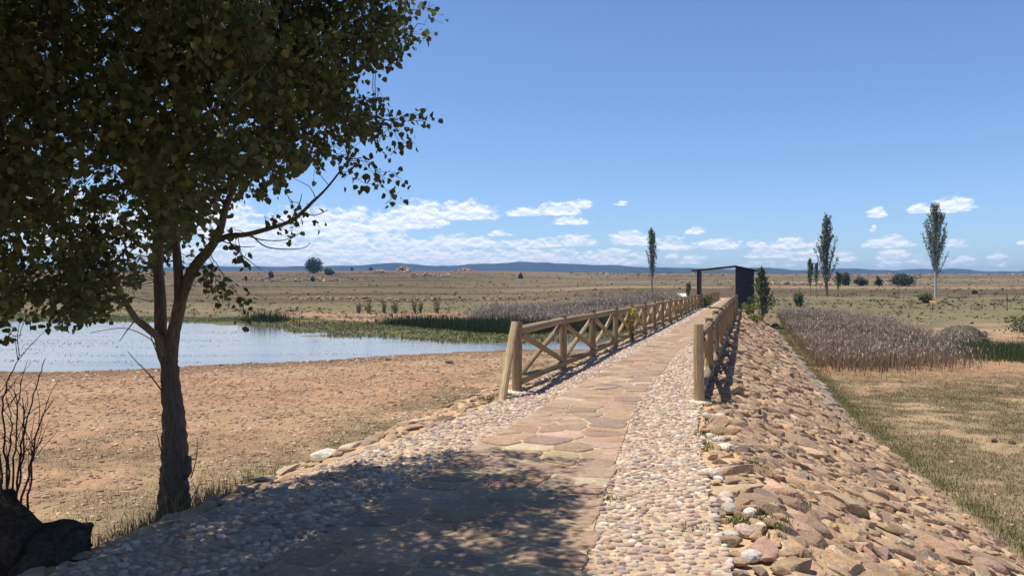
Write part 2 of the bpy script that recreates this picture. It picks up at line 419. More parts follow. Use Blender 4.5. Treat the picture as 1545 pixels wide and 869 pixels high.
# ------------------------------------------------------------------ hills
def build_hills():
    mb = MB()
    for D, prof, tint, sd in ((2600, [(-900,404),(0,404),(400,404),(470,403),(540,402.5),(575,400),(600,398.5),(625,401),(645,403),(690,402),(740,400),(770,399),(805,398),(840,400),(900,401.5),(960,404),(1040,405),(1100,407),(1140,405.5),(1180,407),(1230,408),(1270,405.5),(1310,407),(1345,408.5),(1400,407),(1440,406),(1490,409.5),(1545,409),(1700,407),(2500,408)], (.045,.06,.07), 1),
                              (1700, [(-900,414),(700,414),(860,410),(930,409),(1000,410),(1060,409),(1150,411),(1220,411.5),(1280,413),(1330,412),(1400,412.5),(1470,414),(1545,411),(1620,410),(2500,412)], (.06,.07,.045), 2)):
        prof = np.array(prof, float)
        px = np.linspace(-900, 2500, 420); top = np.interp(px, prof[:,0], prof[:,1])
        top = (top-405)*1.25+403.6+(fbm(px/30, px*0+sd, 5)-.5)*3.2+(fbm(px/6, px*0+sd, 6)-.5)*.8
        az = np.arctan((px-772)/F)
        K = np.array([-.16,-.13,-.10,-.075,-.05,-.03,-.012,0,.05,.16]); hh = np.array([0,.06,.16,.3,.46,.66,.88,1,.7,0.])
        R = D*(1+K)[:, None]*(1+.02*(fbm(px[None]/60, K[:, None]*20, 9+sd)-.5))/np.cos(az)[None]*np.cos(az)[None]
        H = (433-top)/F*D+EYE
        Z = 2+(H-2)[None]*hh[:, None]+(fbm(px[None]/14, K[:, None]*60, 4+sd)-.5)*10*(hh*(1-hh)*4)[:, None]
        X = R*np.tan(az)[None]; Y = R+0*X
        n, m = X.shape; i = np.arange(n-1)[:, None]*m; j = np.arange(m-1)[None]
        q = np.stack([i+j, i+j+1, i+m+j+1, i+m+j], -1).reshape(-1, 4)
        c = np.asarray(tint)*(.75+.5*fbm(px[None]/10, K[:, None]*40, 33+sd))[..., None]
        mb.add(np.stack([X, Y, Z], -1).reshape(-1, 3), [q], c.reshape(-1, 3))
    tag(mb.build('hills', M['hill'], smooth=True), 'low blue wooded hills on the horizon', 'hills', kind='structure')
build_hills()

# ------------------------------------------------------------------ embankment with set stones
STONE_COLS = [(.40,.268,.168),(.345,.228,.150),(.44,.305,.195),(.30,.205,.140),(.265,.18,.145),(.25,.195,.15),(.48,.37,.25)]
STONE_W = [5,4,4,2.2,1.3,.5,.7]
def slope_frame(s, l):
    e = .04
    dz_l = (damz(s, l+e)-damz(s, l-e))/(2*e)
    E1 = np.stack([N[0]+0*s, N[1]+0*s, dz_l], -1); E1 /= np.linalg.norm(E1, axis=1)[:, None]
    E2 = np.stack([U[0]+0*s, U[1]+0*s, 0*s], -1)
    E3 = np.cross(E1, E2); E3 *= np.sign(E3[:, 2:3])
    return E1, E2, E3
def rot_axes(E1, E2, E3, yaw, pitch):
    c, s_ = np.cos(yaw)[:, None], np.sin(yaw)[:, None]
    A = E1*c+E2*s_; B = -E1*s_+E2*c
    cp, sp = np.cos(pitch)[:, None], np.sin(pitch)[:, None]
    return A*cp+E3*sp, B, -A*sp+E3*cp
def build_embankment():
    mb = MB()
    S = np.concatenate([np.arange(-6, 30, .16), np.arange(30, 108, .6)])
    q = np.concatenate([np.linspace(0, 1, 26)])
    # rows: left foot .. left crest .. (flat under the walk) .. right crest .. right foot
    rows = []
    for s in S:
        L = np.concatenate([np.linspace(FOOT_L-.3, CREST_L, 22), np.linspace(CREST_L+.1, crest_r(s)-.05, 34), np.linspace(crest_r(s), foot_r(s)+.35, 30)])
        rows.append(L)
    L = np.array(rows); SS = np.broadcast_to(S[:, None], L.shape)
    Z = damz(SS, L)+(fbm(SS/.35, L/.35, 101)-.5)*.05*np.where((L > -3.3) & (L < cob_r(SS)), .25, 1)-.012
    P = SL(SS, L, Z)
    n, m = L.shape; i = np.arange(n-1)[:, None]*m; j = np.arange(m-1)[None]
    fq = np.stack([i+j, i+j+1, i+m+j+1, i+m+j], -1).reshape(-1, 4)
    base = np.array([.50,.345,.205])*(.8+.4*fbm(SS/1.3, L/1.3, 103))[..., None]
    gr = ss(.45, .7, fbm(SS/2, L/2, 104))[..., None]
    base = base*(1-gr*.35)+np.array([.40,.31,.22])*gr*.35
    mb.add(P.reshape(-1, 3), [fq], base.reshape(-1, 3), None, 0)
    # ---- right slope stones
    for (s0, s1, sub, tr) in ((.5, 22, 3, 30000), (22, 80, 2, 24000)):
        pt = darts(s0, s1, lambda s: np.minimum(cob_r(s)+.22, crest_r(s)+.05), lambda s: foot_r(s)+.12, lambda s: .114+.0014*np.clip(s-8, 0, 60), tr)
        s, l, r = pt.T; k = len(s)
        big = (rng.random(k) < .12)*.5+1
        keepf = np.ones(k, bool)
        E1, E2, E3 = slope_frame(s, l)
        A, B, C = rot_axes(E1, E2, E3, rng.normal(0, .5, k), rng.normal(.13, .10, k))
        size = np.stack([r*rng.uniform(1.0, 1.95, k)*big, r*rng.uniform(.55, 1.0, k)*big, r*rng.uniform(.35, .7, k)*(big*.3+.7)], 1)
        Pc = SL(s, l, damz(s, l))+C*(size[:, 2:3]*rng.uniform(-.6, .02, k)[:, None])
        tn = palette(k, STONE_COLS, STONE_W, .13)
        grey = (ss(.9, .15, foot_r(s)-l)*ss(14, 24, s))[:, None]
        tn = tn*(1-grey*.7)+np.array([.30,.275,.25])*grey*.7
        stones(mb, Pc, A, B, C, size, tn, ROCK[sub], sub, 1)
    # small filler stones
    pt = darts(.5, 26, lambda s: cob_r(s)+.03, lambda s: foot_r(s)+.1, lambda s: .065, 8000)
    s, l, r = pt.T; k = len(s); E1, E2, E3 = slope_frame(s, l)
    A, B, C = rot_axes(E1, E2, E3, rng.uniform(-3, 3, k), rng.normal(0, .2, k))
    size = np.stack([r*rng.uniform(.7, 1.4, k), r*rng.uniform(.6, 1., k), r*rng.uniform(.4, .7, k)], 1)
    stones(mb, SL(s, l, damz(s, l)), A, B, C, size, palette(k, STONE_COLS, STONE_W), ROCK[2], 2, 1)
    # ---- left crest slabs and slope
    for (s0, s1, lo, hi, rd, sub) in ((-1, 40, -4.6, -3.42, .085, 3), (-1, 40, -6.7, -4.5, .17, 2)):
        pt = darts(s0, s1, lambda s: lo+0*s, lambda s: hi+0*s, lambda s: rd, 14000)
        s, l, r = pt.T; k = len(s); E1, E2, E3 = slope_frame(s, l)
        A, B, C = rot_axes(E2, -E1, E3, rng.normal(0, .35, k), rng.normal(0, .08, k))
        C *= np.sign(C[:, 2:3])
        size = np.stack([r*rng.uniform(1.2, 2.1, k), r*rng.uniform(.7, 1.1, k), r*rng.uniform(.25, .5, k)], 1)
        Pc = SL(s, l, damz(s, l))-C*size[:, 2:3]*.25
        stones(mb, Pc, A, B, C, size, palette(k, [(.42,.295,.185),(.37,.25,.16),(.31,.235,.18),(.46,.36,.25),(.34,.22,.145)], [4,4,1.2,1.2,2.4]), ROCK[sub], sub, 1)
    # pale stones beside the near cobbles on the right
    s = rng.uniform(3, 10, 26); l = cob_r(s)+rng.uniform(.04, .3, 26); k = 26
    E1, E2, E3 = slope_frame(s, l); r = rng.uniform(.03, .07, k)
    A, B, C = rot_axes(E1, E2, E3, rng.uniform(-3, 3, k), np.zeros(k))
    stones(mb, SL(s, l, damz(s, l)+.01), A, B, C, np.stack([r*1.3, r, r*.7], 1), palette(k, [(.55,.5,.43),(.5,.42,.35),(.4,.3,.24)], [2,2,1]), PEB[2], 2, 1)
    return tag(mb.build('embankment', [M['mortar'], M['stone']]), 'long dam with stone pitched slopes set in sandy mortar', 'embankment', kind='structure')
build_embankment()

# ------------------------------------------------------------------ cobble strips
PEB_COLS = [(.48,.37,.29),(.42,.315,.255),(.56,.46,.365),(.34,.25,.215),(.41,.275,.205),(.62,.55,.46),(.30,.245,.23)]
def build_cobbles(name, lo, hi, label):
    mb = MB()
    S = np.arange(-4, 108, .25); Q = np.linspace(0, 1, 14)
    L = lo(S)[:, None]+(hi(S)-lo(S))[:, None]*Q; SS = np.broadcast_to(S[:, None], L.shape)
    P = SL(SS, L, .020+(fbm(SS/.12, L/.12, 111)-.5)*.012)
    n, m = L.shape; i = np.arange(n-1)[:, None]*m; j = np.arange(m-1)[None]
    mb.add(P.reshape(-1, 3), [np.stack([i+j, i+j+1, i+m+j+1, i+m+j], -1).reshape(-1, 4)], (np.array([.52,.385,.25])*(.8+.4*fbm(SS/.8, L/.8, 113))[..., None]).reshape(-1, 3))
    for s0, s1, sub, tr in ((-1, 11, 3, 40000), (11, 30, 2, 40000), (30, 62, 2, 16000)):
        pt = darts(s0, s1, lambda s: lo(s)+.01+(vn(s*2.3, 0*s, 5)-.5)*.09, lambda s: hi(s)+.01+(vn(s*2.6, 0*s, 9)-.5)*.09, lambda s: .0255+.0009*np.clip(s-8, 0, 60), tr)
        s, l, r = pt.T; k = len(s)
        E1, E2, E3 = slope_frame(s, l*0-2.0)
        A, B, C = rot_axes(E1, E2, E3, rng.normal(0, .55, k), rng.normal(0, .18, k))
        size = np.stack([r*rng.uniform(.95, 1.5, k), r*rng.uniform(.62, .98, k), r*rng.uniform(.5, .8, k)], 1)
        stones(mb, SL(s, l, .012+size[:, 2]*.35), A, B, C, size, palette(k, PEB_COLS, [5,4,3,2,2.5,1.2,1.2], .12), PEB[sub], sub, 1)
    return tag(mb.build(name, [M['mortar'], M['pebble']], smooth=True), label, 'cobbles', kind='structure')
build_cobbles('cobble_strip', path_r, cob_r, 'strip of rounded pebbles along the right edge of the flagstone walk')
build_cobbles('cobble_strip', cob_l, path_l, 'strip of rounded pebbles along the left edge of the flagstone walk')

# ------------------------------------------------------------------ flagstone walk
def clip_poly(poly, n, d):
    out = []
    for a, b in zip(poly, poly[1:]+poly[:1]):
        da = a[0]*n[0]+a[1]*n[1]-d; db = b[0]*n[0]+b[1]*n[1]-d
        if da <= 0: out.append(a)
        if da*db < 0:
            t = da/(da-db); out.append((a[0]+(b[0]-a[0])*t, a[1]+(b[1]-a[1])*t))
    return out
def build_path():
    mb = MB()
    S = np.arange(-4, 108, .4); Q = np.linspace(-.0, 1.0, 8)
    L = path_l(S)[:, None]+(path_r(S)-path_l(S))[:, None]*Q; SS = np.broadcast_to(S[:, None], L.shape)
    P = SL(SS, L, .030+(fbm(SS/.3, L/.3, 115)-.5)*.012)
    n, m = L.shape; i = np.arange(n-1)[:, None]*m; j = np.arange(m-1)[None]
    mb.add(P.reshape(-1, 3), [np.stack([i+j, i+j+1, i+m+j+1, i+m+j], -1).reshape(-1, 4)], (np.array([.50,.36,.22])*(.8+.4*fbm(SS/.7, L/.7, 117))[..., None]).reshape(-1, 3))
    # sites
    sites = []
    s = -3.5
    while s < 107:
        w = path_r(s)-path_l(s); step = .29 if s < 25 else .42
        k = max(2, int(round(w/.40)))
        for c in range(k):
            sites.append((s+random.uniform(-.15, .15), path_l(s)+w*(c+.5+random.uniform(-.36, .36))/k))
        s += step
    sites = np.array(sites)
    for idx, (s, l) in enumerate(sites):
        e1, e2 = random.uniform(-.035, .03), random.uniform(-.03, .035); poly = [(s-.6, path_l(s)+e1), (s+.6, path_l(s)+e1), (s+.6, path_r(s)+e2), (s-.6, path_r(s)+e2)]
        d = np.hypot(sites[:, 0]-s, sites[:, 1]-l); near = np.argsort(d)[1:13]
        gap = random.uniform(.003, .016)
        for q in near:
            nn = np.array([sites[q, 0]-s, sites[q, 1]-l]); dd = np.linalg.norm(nn); nn /= dd
            poly = clip_poly(poly, nn, nn[0]*s+nn[1]*l+dd/2-gap)
            if len(poly) < 3: break
        if len(poly) < 3: continue
        p = np.array(poly)
        for _ in range(2 if s < 30 else 1):          # round the corners
            nx = np.roll(p, -1, 0); q_ = .10 if _ else .16; p = np.stack([p*(1-q_)+nx*q_, p*q_+nx*(1-q_)], 1).reshape(-1, 2)
        c = p.mean(0); k = len(p)
        p = c+(p-c)*(1+(rng.random(k)-.5)*.05)[:, None]
        h = .037+random.uniform(-.004, .006); tx, ty = random.uniform(-.012, .012), random.uniform(-.012, .012)
        def ring(sc, z):
            r = c+(p-c)*sc
            return SL(r[:, 0], r[:, 1], z+tx*(r[:, 0]-c[0])+ty*(r[:, 1]-c[1]))
        V = np.concatenate([ring(1.0, .02), ring(.985, h-.006), ring(.94, h), ring(.5, h+.003), ring(0, h+.004)[:1]])
        fs = []
        a = np.arange(k); b = (a+1) % k
        for r_ in range(3): fs.append(np.stack([r_*k+a, r_*k+b, (r_+1)*k+b, (r_+1)*k+a], 1))
        tri = np.stack([3*k+a, 3*k+b, np.full(k, 4*k)], 1)
        tint = palette(1, [(.37,.25,.172),(.345,.232,.158),(.39,.28,.19),(.28,.205,.16),(.335,.21,.145),(.45,.35,.24)], [5,5,3,.9,1.6,.6], .06)[0]
        # orientation: make sure the top faces up
        mb.add(V, [np.concatenate(fs)[:, ::-1], tri[:, ::-1]] if True else None, tint, None, 1)
    return tag(mb.build('path', [M['mortar'], M['flag']], smooth=False), 'paved walk of irregular pinkish flagstones along the dam top', 'path', kind='structure')
build_path()

# ------------------------------------------------------------------ log fences
WOOD = np.array([.31,.225,.13])
def log(name, a, b, r0, r1, parent, tint, n=10, seg=6, bend=.012, flat=False):
    a = np.asarray(a, float); b = np.asarray(b, float); t = np.linspace(0, 1, seg)
    P = a+(b-a)*t[:, None]+np.outer(np.sin(t*math.pi), rng.normal(0, bend, 3))
    mb = MB(); R = r0+(r1-r0)*t; R = R*(1+rng.normal(0, .025, seg))
    tube(mb, P, R, n, tint, wob=.06, off=rng.uniform(0, 50))
    o = mb.build(name, M['wood'], parent, smooth=False, loc=None)
    return o
def build_fence(l0, s0, bays, label, strut=False):
    base = SL(s0, l0, 0.0); root = empty('log_fence', (0, 0, 0), label, 'fence')
    tops = []
    for i in range(bays+1):
        s = s0+3*i; far = i > 12
        lx = l0+random.uniform(-.02, .02)
        top = 1.07+random.uniform(-.015, .03); n = 8 if far else 12
        v = WOOD*random.uniform(.72, 1.02)
        if i == 0 and not strut: v = WOOD*1.45  # sunlit look of this end post put into its colour
        log('post', SL(s, lx, -.12 if True else 0), SL(s+random.uniform(-.015, .015), lx+random.uniform(-.015, .015), top),   .076, .069, root, v, n, 5, .006)
        tops.append((s, lx))
        if i == bays: break
        n = 7 if far else 10; zt = .955+random.uniform(-.015, .02); zt2 = .955+random.uniform(-.015, .02)
        lr = lx
        log('top_rail', SL(s+.04, lr, zt), SL(s+2.96, lr, zt2+.0), .071, .062, root, WOOD*random.uniform(.85, 1.1)*np.array([1, .98, .98]), n, 7, .016)
        log('bottom_rail', SL(s+.04, lr, .16+random.uniform(-.02, .02)), SL(s+2.96, lr, .16+random.uniform(-.02, .02)), .075, .066, root, WOOD*random.uniform(.8, 1.05), n, 7, .012)
        log('brace', SL(s+.09, lr-.03, .22), SL(s+2.90, lr-.03, .88), .049, .043, root, WOOD*random.uniform(.8, 1.2), n, 6, .012)
        log('brace', SL(s+.09, lr+.03, .88), SL(s+2.90, lr+.03, .22), .049, .043, root, WOOD*random.uniform(.8, 1.2), n, 6, .012)
    if strut:
        log('strut', SL(s0-.86, l0+.03, -.06), SL(s0-.10, l0, 1.06), .062, .056, root, WOOD*1.5, 12, 6, .008)  # strut tinted brighter, its sunlight painted into the wood colour
    # concrete footings of the end post
    mb = MB(); k = ICO[3][0]*np.array([.20, .17, .035])
    mb.add(k*(1+.3*n3(k*9, 3))[:, None]+SL(s0, l0, .012), [ICO[3][1]], (.62,.55,.44))
    mb.build('footing', M['mortar'], root, smooth=True)
    return root
build_fence(-3.30, 11.0, 30, 'long rustic log fence with leaning end strut along the pond side of the walk', True)
build_fence(-.60, 10.8, 15, 'shorter rustic log fence above the stone slope on the right of the walk')

# ------------------------------------------------------------------ shelter
def box_pts(mb, c8, tint=(1,1,1), mi=0):
    f = np.array([[0,1,2,3],[7,6,5,4],[0,4,5,1],[1,5,6,2],[2,6,7,3],[3,7,4,0]])
    mb.add(c8, [f[:, ::-1]], tint, None, mi)
def sl_box(mb, s0, s1, l0, l1, z0, z1, **k):
    box_pts(mb, np.concatenate([SL([s0,s0,s1,s1],[l0,l1,l1,l0], z0), SL([s0,s0,s1,s1],[l0,l1,l1,l0], z1)]), **k)
def build_shelter():
    s0, s1 = 58.4, 61.0
    root = empty('shelter', SL(s0, -1.7, 0), 'dark metal shelter with sloping roof and boarded wall spanning the far walk', 'shelter')
    inv = -np.array(root.location)
    def fin(mb, name, mat):
        o = mb.build(name, mat, root, loc=np.array(root.location)); o.location = (0, 0, 0); return o
    mb = MB(); sl_box(mb, s0, s0+.22, -3.50, -3.30, -.2, 2.78); sl_box(mb, s1-.22, s1, -3.50, -3.30, -.2, 2.78); fin(mb, 'column', M['steel'])
    mb = MB(); sl_box(mb, s0+.22, s1-.22, -3.46, -3.34, -.2, 2.78); fin(mb, 'side_panel', M['steel'])
    mb = MB()
    # boarded hide on the right, top edge following the roof
    P = lambda s, l, z: SL(s, l, z)
    c = np.concatenate([SL([s0,s0,s1,s1],[-.74,.58,.58,-.74],[-.3,-.9,-.9,-.3]), SL([s0,s0,s1,s1],[-.74,.58,.58,-.74],[3.06,2.78,2.78,3.06])])
    box_pts(mb, c); fin(mb, 'board_wall', M['board'])
    mb = MB()
    for i in range(1, 9): 
        z = -.2+i*.36
        sl_box(mb, s0-.012, s0-.001, -.735, .575, z, z+.02)
    fin(mb, 'batten', M['steel'])
    mb = MB()
    # roof: long pitch to the left, short pitch to the right
    def slab(la, za, lb, zb, th=.09):
        box_pts(mb, np.concatenate([SL([s0-.25,s0-.25,s1+.25,s1+.25],[la,lb,lb,la],[za,zb,zb,za]), SL([s0-.25,s0-.25,s1+.25,s1+.25],[la,lb,lb,la],[za+th,zb+th,zb+th,za+th])]))
    slab(-3.90, 2.77, -.72, 3.09); slab(-.715, 3.09, .85, 2.73)
    fin(mb, 'roof', M['steel'])
    mb = MB(); sl_box(mb, s0-.6, s0-.25, path_l(s0), path_r(s0), .02, .065); 
    t = tag(mb.build('threshold_slab', M['steel']), 'dark low step across the walk in front of the shelter', 'step')
build_shelter()

# ------------------------------------------------------------------ plant helpers
HEX = np.array([(0,0),(-.5,.24),(-.36,.66),(0,1),(.36,.66),(.5,.24)])
RH = np.array([(0,0),(-.42,.45),(0,1),(.42,.45)])
def leaf_mesh(mb, P, D, size, tint, shape=HEX, mi=0):
    """flat leaves: base P (n,3), length direction D, size (n,), tint (n,3)"""
    n = len(P); D = D/np.linalg.norm(D, axis=1)[:, None]
    r = rng.normal(size=(n, 3)); W_ = np.cross(D, r); W_ /= np.linalg.norm(W_, axis=1)[:, None]+1e-9
    Nn = np.cross(D, W_)
    V = P[:, None]+size[:, None, None]*(shape[None, :, 0:1]*W_[:, None]+shape[None, :, 1:2]*D[:, None]+(.18*np.abs(shape[None, :, 0:1])-.12*shape[None, :, 1:2]**2)*Nn[:, None])
    k = len(shape); f = (np.arange(n)*k)[:, None]+np.arange(k)[None]
    mb.add(V.reshape(-1, 3), [f], np.repeat(tint, k, 0), None, mi)
def blades(mb, P, h, w, tint, lean=.25, seg=1, tip=None, mi=0):
    """upright grass blades / reed stalks from base points"""
    n = len(P); a = rng.uniform(0, 2*math.pi, n); wd = np.stack([np.cos(a), np.sin(a), 0*a], 1)
    b = rng.uniform(0, 2*math.pi, n); ln = np.stack([np.cos(b), np.sin(b), 0*b], 1)*(rng.random(n)*lean)[:, None]
    h = np.broadcast_to(h, (n,)); w = np.broadcast_to(w, (n,))
    up = np.array([0, 0, 1.])
    mid = P+ln*.35*h[:, None]+up*(h*.6)[:, None]; top = P+ln*h[:, None]+up*h[:, None]*(1-.3*(rng.random(n)*lean)[:, None])
    V = np.stack([P-wd*w[:, None]/2, P+wd*w[:, None]/2, mid+wd*w[:, None]*.36, mid-wd*w[:, None]*.36, top], 1)
    o = (np.arange(n)*5)[:, None]
    T = np.repeat(tint[:, None], 5, 1).copy()
    if tip is not None: T[:, 4] = tip; T[:, 2:4] = T[:, 2:4]*.6+np.asarray(tip)[..., None, :]*.4 if np.ndim(tip) > 1 else T[:, 2:4]*.6+np.asarray(tip)*.4
    mb.add(V.reshape(-1, 3), [o+np.array([[0,1,2,3]]), o+np.array([[3,2,4]])], T.reshape(-1, 3), None, mi)
def tcol(n, cols, wts=None, var=.15): return palette(n, cols, wts or [1]*len(cols), var)

def in_poly(px, py, poly):
    poly = np.asarray(poly, float); x1, y1 = poly.T; x2, y2 = np.roll(poly, -1, 0).T
    c = np.zeros(px.shape, bool)
    for a, b, d, e in zip(x1, y1, x2, y2):
        if b == e: continue
        c ^= ((b > py) != (e > py)) & (px < (d-a)*(py-b)/(e-b)+a)
    return c

# ------------------------------------------------------------------ foreground poplar
LEAFC = [(.100,.116,.040),(.120,.134,.045),(.082,.102,.037),(.165,.168,.050),(.112,.104,.042)]
SHX, SHY = .35, -.08       # ground shift of a shadow per metre of height
SHADE = [(-9,-3),(-9,9),(-2.3,8.7),(-2.0,6.0),(-1.64,6.1),(-1.33,6.9),(-.64,7.35),(-.07,7.5),(.33,7.2),(.8,7.05),(.62,6.4),(.58,5.2),(.42,4.2),(.3,3),(.2,-3)]
CROWN = [(-520,470),(0,470),(40,440),(110,478),(165,465),(180,425),(230,405),(290,405),(310,370),(300,335),(375,296),(405,288),(440,262),(490,240),(530,232),(545,215),(575,200),(580,170),(560,150),(530,130),(525,100),(560,85),(585,60),(600,30),(590,-30),(560,-150),(430,-420),(100,-640),(-520,-640)]
def build_poplar():
    base = W(262, 776, 6.2)
    root = empty('poplar_tree', base, 'large shady poplar with forked trunk beside the near end of the walk', 'tree')
    loc = base
    def part(mb, name, mat, smooth=True):
        o = mb.build(name, mat, root, smooth=smooth, loc=loc); return o
    BK = np.array([.15,.115,.085])
    # trunk
    d = 6.2
    def tr(lst, dd=None): return np.array([list(W(x, y, d if q is None else q))+[w*.385*d/F] for x, y, w, q in lst])
    mb = MB()
    c = curve(tr([(262,800,86,None),(262,776,66,None),(262,735,54,None),(263,690,50,None),(262,640,43,None),(258,590,36,None),(255,545,32,None)]), 6)
    tube(mb, c[:, :3], c[:, 3], 14, BK, wob=.22)
    # burl and buttress
    for (x, y, r) in ((279, 702, .05), (251, 752, .06), (275, 760, .06)):
        k = ICO[3][0]*np.array([r, r, r*2.0]); k = k*(1+.9*n3(k*14, 2)+.5*n3(k*40, 8))[:, None]
        mb.add(k+W(x, y, 6.19), [ICO[3][1]], BK)
    part(mb, 'trunk', M['bark'], False)
    limbs = [
        [(256,560,26,6.2),(243,515,25,6.25),(241,455,22,6.3),(237,375,19,6.35),(238,300,16,6.4),(230,180,12,6.5),(225,40,9,6.6),(228,-150,6,6.6)],
        [(256,556,27,6.2),(262,500,26,6.18),(271,455,25,6.15),(268,405,18,6.1),(262,320,15,6.1),(268,220,12,6.0),(280,100,9,5.9),(290,-60,6,5.9)],
        [(268,470,20,6.14),(288,412,22,6.1),(326,360,17,6.0),(345,300,13,5.9),(385,215,10,5.8),(430,130,8,5.8),(460,40,6,5.8)],
        [(322,366,12,6.0),(345,356,11,6.0),(371,354,10,6.0),(412,343,8.5,6.0),(443,331,7.5,6.05),(471,305,6,6.1),(496,280,4,6.1),(530,235,3,6.1)],
        [(250,535,16,6.2),(240,512,15,6.15),(222,495,14,6.05),(205,481,13,6.0),(190,458,11,5.95),(180,438,9,5.9),(165,400,7,5.8),(140,340,5,5.7)],
        [(238,330,11,6.38),(190,260,9,6.6),(120,190,7,6.8),(40,130,5,7.0)],
        [(262,300,10,6.1),(330,210,8,6.6),(420,150,6,7.0),(500,130,4,7.2)],
        [(240,250,9,6.4),(180,170,8,5.8),(110,60,6,5.2),(40,-60,5,4.7)],
        [(268,220,8,6.0),(320,140,7,5.3),(380,40,6,4.8),(430,-90,4,4.5)],
        [(385,215,7,5.8),(460,185,5,5.9),(540,175,3.5,6.0),(600,185,2,6.0)],
        [(430,130,6,5.8),(500,85,4.5,6.0),(570,65,3,6.1),(625,55,2,6.1)],
        [(228,-60,7,6.6),(150,-200,6,5.8),(60,-320,5,5.2)], [(285,-20,7,5.9),(360,-180,6,5.6),(420,-300,5,5.2)],
    ]
    nodes = []
    for L in limbs:
        mb = MB(); pts = np.array([list(W(x, y, q))+[w*.385*q/F] for x, y, w, q in L])
        c = curve(pts, 5); tube(mb, c[:, :3], c[:, 3], 8, BK*(1.5 if L is limbs[4] else 1.05), wob=.12, cap=True)
        part(mb, 'limb', M['bark'])
        nodes.append(c[::2, :3])
    nodes = np.concatenate(nodes)
    # sprays of leaves
    def samples(n, box, poly):
        px = rng.uniform(box[0], box[1], n); py = rng.uniform(box[2], box[3], n); return px, py
    sp = []
    px = np.concatenate([rng.uniform(-120, 620, 5200), rng.uniform(-520, 620, 4600)])
    py = np.concatenate([rng.uniform(-20, 480, 5200), rng.uniform(-640, 480, 4600)])
    dep = 6.0+rng.normal(0, 1.05, len(px)); dep = np.clip(dep, 3.9, 8.3)
    ok = in_poly(px, py, CROWN)
    lowleft = (px < 330) & (py > 330) & (rng.random(len(px)) < .2); ok &= ~lowleft
    # crown thins out towards its right hand edge and the fringe stays near the trunk's depth
    e = ss(330, 600, px); dep = 6.0+(dep-6.0)*(1-.55*e)
    ok &= rng.random(len(px)) > .35*ss(380, 600, px)
    P = np.stack([(px-772)/F*dep, dep, EYE+(433-py)/F*dep], 1)
    sx = P[:, 0]+SHX*P[:, 2]; sy = P[:, 1]+SHY*P[:, 2]
    jx = (vn(P[:, 0]*2, P[:, 1]*2, 5)-.5)*.35
    ok &= in_poly(sx+jx, sy+jx, SHADE)
    ok &= P[:, 2] > 1.25
    ok &= (n3(P*1.25, 19)+.6*n3(P*3.1, 23)) > .030-.02*ss(300, 560, px)-.055*ss(260, 120, px)*ss(200, 330, py)
    P = P[ok]
    q = rng.normal(0, 1, (2600, 3)); q /= np.linalg.norm(q, axis=1)[:, None]; q *= rng.random((2600, 1))**.45
    P2 = np.array([-3.75, 4.55, 3.6])+q*np.array([1.5, 1.7, 1.75])
    vx = P2[:, 0]/P2[:, 1]*F+772; vy = 433-(P2[:, 2]-EYE)/P2[:, 1]*F
    k2 = ((vx < -15) | (vy < -15) | (in_poly(vx, vy+25, CROWN) & (vx < 300))) & in_poly(P2[:, 0]+SHX*P2[:, 2], P2[:, 1]+SHY*P2[:, 2], SHADE) & (P2[:, 1] > 3.0)
    P2 = P2[k2][:1000]
    # unseen leaf sprays added over and behind the viewer to block sky light
    n = 13000; q = np.stack([rng.uniform(-7.5, 1.6, n), rng.uniform(-3.5, 5.4, n), rng.uniform(2.5, 5.6, n)], 1)
    vx = q[:, 0]/np.maximum(q[:, 1], .2)*F+772; vy = 433-(q[:, 2]-EYE)/np.maximum(q[:, 1], .2)*F
    hid = (q[:, 1] < .15) | (vx < -60) | (vy < -70)
    k3 = hid & in_poly(q[:, 0]+SHX*q[:, 2], q[:, 1]+SHY*q[:, 2], SHADE) & (n3(q*.9, 31) > -.06)
    # boughs above the frame that keep the near walk in shade
    m = 2600; gx = rng.uniform(-2.6, .75, m); gy = rng.uniform(2.6, 7.3, m); hh = rng.uniform(3.4, 6.2, m)
    q2 = np.stack([gx-SHX*hh, gy-SHY*hh, hh], 1); v2 = 433-(hh-EYE)/q2[:, 1]*F
    k4 = in_poly(gx+.12, gy+.1, SHADE) & (v2 < -45) & (vn(gx*1.6, gy*1.6, 77) > .15)
    P2 = np.concatenate([P2[:950], q[k3][:5600]]); P = np.concatenate([P, q2[k4][:1000]])
    # single hanging or reaching sprays seen against the sky and the land
    extra = []
    for (x0, y0, x1, y1, dd, n) in ((480,85,662,38,6.1,11),(500,120,615,65,6.0,7),(470,180,645,178,6.0,13),(520,190,630,215,5.9,7),(500,225,600,262,5.9,6),(520,250,590,292,5.95,6),
                                    (420,335,440,338,6.05,3),(300,400,380,462,5.9,8),(300,390,335,430,6.0,5),(330,330,372,395,5.9,5),(20,440,40,470,5.2,4),(60,450,110,478,5.6,5),(130,455,160,468,5.7,4),
                                    (0,455,10,500,5.0,4),(575,60,600,95,6.0,4),(560,150,585,140,6.0,3),(540,20,640,5,6.1,7),(440,300,480,320,6.0,3)):
        t = np.linspace(.15, 1, n); X = x0+(x1-x0)*t; Y = y0+(y1-y0)*t+8*np.sin(t*3)
        extra += [W(a, b, dd+rng.normal(0, .12)) for a, b in zip(X+rng.normal(0, 6, n), Y+rng.normal(0, 6, n))]
    extra = np.array(extra)
    tw = MB(); lf = {0: MB(), 1: MB()}
    axis = W(262, 300, 6.2)
